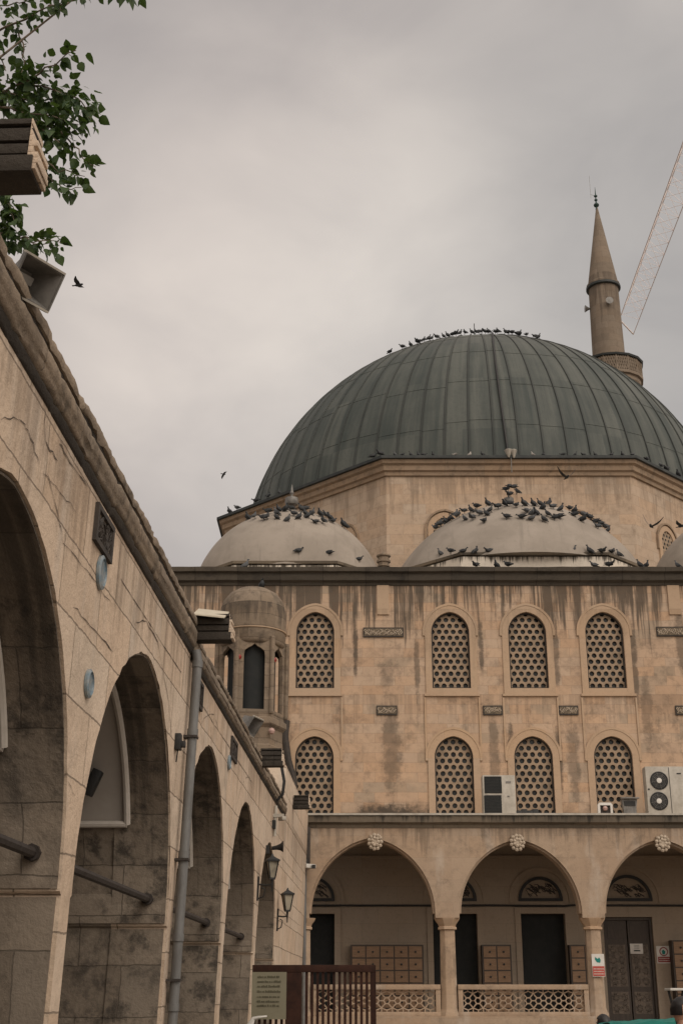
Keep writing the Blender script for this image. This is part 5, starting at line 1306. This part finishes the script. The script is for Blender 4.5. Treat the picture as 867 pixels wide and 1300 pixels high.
# the rest of the crown, out over the roof and beyond the frame
for k in range(90):
    c_ = Vector((rl.uniform(-8.5, -3.6), rl.uniform(9.5, 13.5), rl.uniform(7.0, 12.5)))
    if c_.x > -4.0 + (c_.y - 10) * -.25 or P(-25, 150, c_.y).x < c_.x: continue
    d = Vector((rl.gauss(0, 1), rl.gauss(0, 1), rl.gauss(.2, .6))).normalized() * rl.uniform(.5, 1.0)
    twig([c_, c_ + d * .5 + Vector((0, 0, .05)), c_ + d], 30, .11, .012, .2)
for a, b in (((-4.6, 10.4, 8.6), P(-60, 60, 10.6)), ((-4.6, 10.4, 8.6), P(-60, 150, 10.6)), ((-4.2, 9.6, 7.2), P(-30, 270, 10.4)), ((-4.2, 9.6, 7.2), P(-30, 230, 10.3)), ((-4.6, 10.4, 8.6), P(-20, 130, 10.5)), ((-4.6, 10.4, 8.6), P(-20, 110, 10.7)), ((-4.6, 10.4, 8.6), P(130, -30, 10.2))):
    a = Vector(a); br = MB(); br.tube([a, (a + b) / 2 + Vector((0, 0, .15)), b], [.02, .012, .007], 6); br.build('branch', M['bark'], tree)
tag(lv.build('crown', M['leaf'], tree, recalc=False, ang=60), kind=None)

# ================================================================== PIGEONS
def ringbody(secs, n=8):
    mb = MB()
    def rg(i, s_):
        y, z, rx, rz = s_; return [Vector((rx * math.cos(2 * PI * k / n), y, z + rz * math.sin(2 * PI * k / n))) for k in range(n)]
    mb.sweep(secs, rg); return mb
def bird_perched(tilt, head):
    # tail at +y, beak at -y; feet at the origin
    mb = ringbody([(.165, .075, .020, .004), (.11, .085, .026, .010), (.07, .10, .042, .035), (.0, .115, .058, .055), (-.05, .13, .055, .055), (-.085, .155, .040, .042), (-.098, .185, .026, .028), (-.105, .205, .028, .026), (-.125, .21, .020, .020), (-.14, .207, .007, .006), (-.158, .202, .002, .002)])
    for sx in (-1, 1):
        w_ = ringbody([(.13, .0, .003, .006), (.06, .008, .010, .03), (.0, .012, .014, .045), (-.05, .01, .010, .035), (-.075, .008, .003, .01)], 6)
        mb.add([v + Vector((sx * .052, 0, .115)) for v in w_.v], w_.f)
    for sx in (-.02, .02): mb.tube([(sx, .0, .07), (sx, -.01, .0)], .006, 4)
    if tilt: R_ = Matrix.Rotation(tilt, 3, 'X'); mb.v = [R_ @ v for v in mb.v]
    return mb
def bird_flying(up):
    mb = ringbody([(.19, .0, .045, .004), (.12, .0, .025, .012), (.05, .0, .045, .04), (-.03, .0, .05, .048), (-.09, .01, .032, .035), (-.12, .02, .026, .026), (-.145, .018, .008, .008), (-.16, .015, .002, .002)])
    for sx in (-1, 1):
        pr = [(0.04, 0, .10), (.16, .09 * up, .12), (.24, .18 * up, .10), (.33, .30 * up, .03)]
        vs = []
        for d, z, ch in pr: vs += [(sx * d, -.05 - .03 * (d < .2), z), (sx * d, -.05 + ch, z + .0), (sx * d, -.05 + ch * .4, z + .012)]
        fs = []
        for i in range(3):
            o = i * 3; fs += [(o, o + 1, o + 4, o + 3), (o + 1, o + 2, o + 5, o + 4), (o + 2, o, o + 3, o + 5)]
        mb.add(vs, fs)
    return mb
protos = []
for tl in (0, -.45, .3):
    for mt in ('bird', 'birdgrey', 'birdpale'):
        o = bird_perched(tl, 0).build('pigeon', M[mt], None, local=True); protos.append(((tl, mt), o.data)); bpy.data.objects.remove(o)
PD = dict(protos)
FD = {}
for up in (.35, 1.1, -.3):
    o = bird_flying(up).build('pigeon', M['bird'], None, local=True); FD[up] = o.data; bpy.data.objects.remove(o)
rb = random.Random(31)
def pigeon(p, label, group, yaw=None, mt=None, sc=1.0, tl=None):
    me = PD[(tl if tl is not None else rb.choice((0, -.45, -.45, .3)), mt or rb.choice(('bird', 'bird', 'bird', 'birdgrey')))]
    o = bpy.data.objects.new('pigeon', me); col.objects.link(o); o.location = p; sc *= rb.uniform(1.05, 1.3)
    o.rotation_euler = (0, 0, yaw if yaw is not None else rb.choice((PI / 2, -PI / 2)) + rb.uniform(-.9, .9)); o.scale = (sc, sc, sc)
    return tag(o, label, 'pigeon', group)
(c_big, R_big), (c_lft, R_lft), (c_rgt, R_rgt) = CUP
big_crown = [(550, 665), (556, 661), (560, 664), (562, 658), (569, 653), (573, 657), (579, 650), (583, 652), (590, 647), (596, 647), (588, 657), (600, 656), (605, 642), (617, 638), (608, 650), (615, 651), (614, 660), (624, 646), (633, 642), (641, 639), (643, 655), (647, 638), (655, 640), (663, 638), (667, 647), (664, 655), (675, 638), (677, 650), (675, 657),
    (683, 638), (691, 643), (679, 650), (688, 658), (693, 651), (698, 638), (703, 642), (703, 656), (712, 655), (714, 645), (722, 643), (731, 647), (731, 652), (739, 652), (740, 659), (746, 654), (750, 653), (758, 661), (759, 667), (765, 660), (770, 664), (775, 670)]
for x, y in big_crown: pigeon(on_sphere(x, y + 5, c_big, R_big), 'dark pigeon in the crowd perched over the crown of the larger pale dome', 'pigeons on the crown of the larger pale dome')
for x, y in ((313, 656), (324, 654), (336, 656), (342, 648), (340, 655), (349, 655), (352, 645), (349, 650), (364, 645), (370, 644), (373, 651), (367, 658), (380, 645), (382, 655), (386, 650), (389, 645), (393, 654), (398, 650), (405, 651), (402, 661), (409, 660), (414, 653), (417, 656), (423, 660), (437, 666), (434, 664)):
    pigeon(on_sphere(x, y + 5, c_lft, R_lft), 'dark pigeon in the group perched over the crown of the smaller left pale dome', 'pigeons on the crown of the smaller left dome')
yb = c_big.y - (2.3 + 1.75) - .05
for x in (572, 588, 605, 622, 671, 693, 704, 730, 746, 763): pigeon(P(x, 704, yb), 'dark pigeon in the row along the rim below the larger pale dome', 'pigeons along the rim of the larger pale dome')
for x, y in ((557, 707), (777, 704), (784, 708)): pigeon(on_sphere(x, y, c_big, R_big), 'dark pigeon sitting where the rim of the larger pale dome slopes down', 'pigeons at the sloping ends of the larger dome rim')
for x in (605, 629, 645, 754, 772, 810, 822, 858): pigeon(P(x, 722, 37.85), 'dark pigeon standing on the dark cornice in front of the larger pale dome', 'pigeons on the facade cornice')
pigeon(on_sphere(379, 704, c_lft, R_lft), 'dark pigeon alone low on the face of the left pale dome', None, PI / 2 + .4, 'bird'); pigeon(on_sphere(419, 706, c_lft, R_lft), 'dark pigeon low on the left dome, just right of the lone one', None, -PI / 2 - .3, 'bird')
pigeon(on_sphere(456, 714, c_lft, R_lft), 'dark pigeon near the right foot of the left pale dome', None, PI / 2, 'bird')
pigeon(P(314, 724, 37.85), 'grey pigeon leaning forward on the cornice left of the kiosk dome', None, PI / 2 + .2, 'birdgrey', 1.2, -.45)
pigeon(Vector((P(333, 757, KY).x, KY - .1, 11.74)), 'black pigeon upright on top of the kiosk dome', None, .3, 'bird', 1.1, -.45)
for x, y in ((494, 448), (510, 441), (519, 437), (529, 434), (533, 434), (538, 431), (545, 430), (549, 430), (554, 429), (561, 427), (566, 426), (574, 424), (578, 424), (585, 423), (589, 423), (597, 422), (603, 421), (608, 421), (612, 421), (616, 421), (619, 422), (628, 423), (631, 423), (640, 424), (645, 424), (650, 424), (658, 425), (661, 425), (668, 427), (680, 428), (685, 430)):
    pigeon(on_sphere(x, y, DOME_C, DOME_R + .02), 'dark pigeon in the long row along the very top of the big lead dome', 'pigeons along the top of the big dome', sc=.95, mt='bird')
yr = DC.y - RI + .0
for x in (500, 511, 520, 530, 537, 549, 578, 597, 611, 675, 690, 715, 731, 741, 754, 776, 789, 803): pigeon(Vector((P(x, 577, yr).x, yr + .02, 20.60)), 'pigeon sitting on the lead edge along the front foot of the big dome', 'pigeons along the front lead edge', mt=('birdpale' if x in (578, 597, 675) else None), sc=.7)
R8 = (RI + .05) / math.cos(PI / 8)
cL0 = DC + Vector((R8 * math.cos(PI * 1.375 + 0), R8 * math.sin(PI * 1.375), 0)); cL1 = DC + Vector((R8 * math.cos(PI * 1.125), R8 * math.sin(PI * 1.125), 0))
for x in (290, 301, 326, 342, 354, 473, 483):
    best = min((abs(((CX + F * (q.x) / (q.y * math.cos(TH) + (20.6 - EYE) * math.sin(TH)))) - x), t) for t in [i / 200 for i in range(201)] for q in [cL0.lerp(cL1, t)])
    q = cL0.lerp(cL1, best[1]); pigeon(Vector((q.x, q.y, 20.60)), 'dark pigeon on the lead edge sloping away left of the big dome', 'pigeons on the left lead edge')
cR0 = DC + Vector((R8 * math.cos(PI * 1.625), R8 * math.sin(PI * 1.625), 0)); cR1 = DC + Vector((R8 * math.cos(PI * 1.875), R8 * math.sin(PI * 1.875), 0))
for x in (820, 837, 847, 860):
    best = min((abs(((CX + F * (q.x) / (q.y * math.cos(TH) + (20.6 - EYE) * math.sin(TH)))) - x), t) for t in [i / 200 for i in range(201)] for q in [cR0.lerp(cR1, t)])
    q = cR0.lerp(cR1, best[1]); pigeon(Vector((q.x, q.y, 20.60)), 'dark pigeon on the lead edge sloping away right of the big dome', 'pigeons on the right lead edge')
for x, y in ((641, 622), (646, 618), (653, 619), (655, 625), (648, 628)): pigeon(P(x, y + 3, 42.35), 'dark pigeon huddled on the finial above the larger pale dome', 'pigeons on the finial')
def flyer(px, py, D, up, yaw, label, roll=0, sc=1.0):
    o = bpy.data.objects.new('pigeon', FD[up]); col.objects.link(o); o.location = P(px, py, D); o.rotation_euler = (0, roll, yaw); o.scale = (sc, sc, sc); tag(o, label, 'pigeon')
flyer(719, 606, 43, 1.1, .3, 'pigeon flying with raised wings in front of the drum wall', 0, 1.1)
flyer(826, 668, 41, 1.1, -.5, 'pigeon flying with spread wings beside the arched drum window', .3, 1.1)
flyer(864, 668, 41, .35, .8, 'pigeon flying at the right edge beside the drum window')
flyer(100, 362, 20, .35, PI / 2 - .2, 'dark bird flying in the sky beside the floodlight', 0, .6)
flyer(284, 602, 45, -.3, PI / 2 + .6, 'tiny bird flying in the sky left of the big dome', .5, .6)
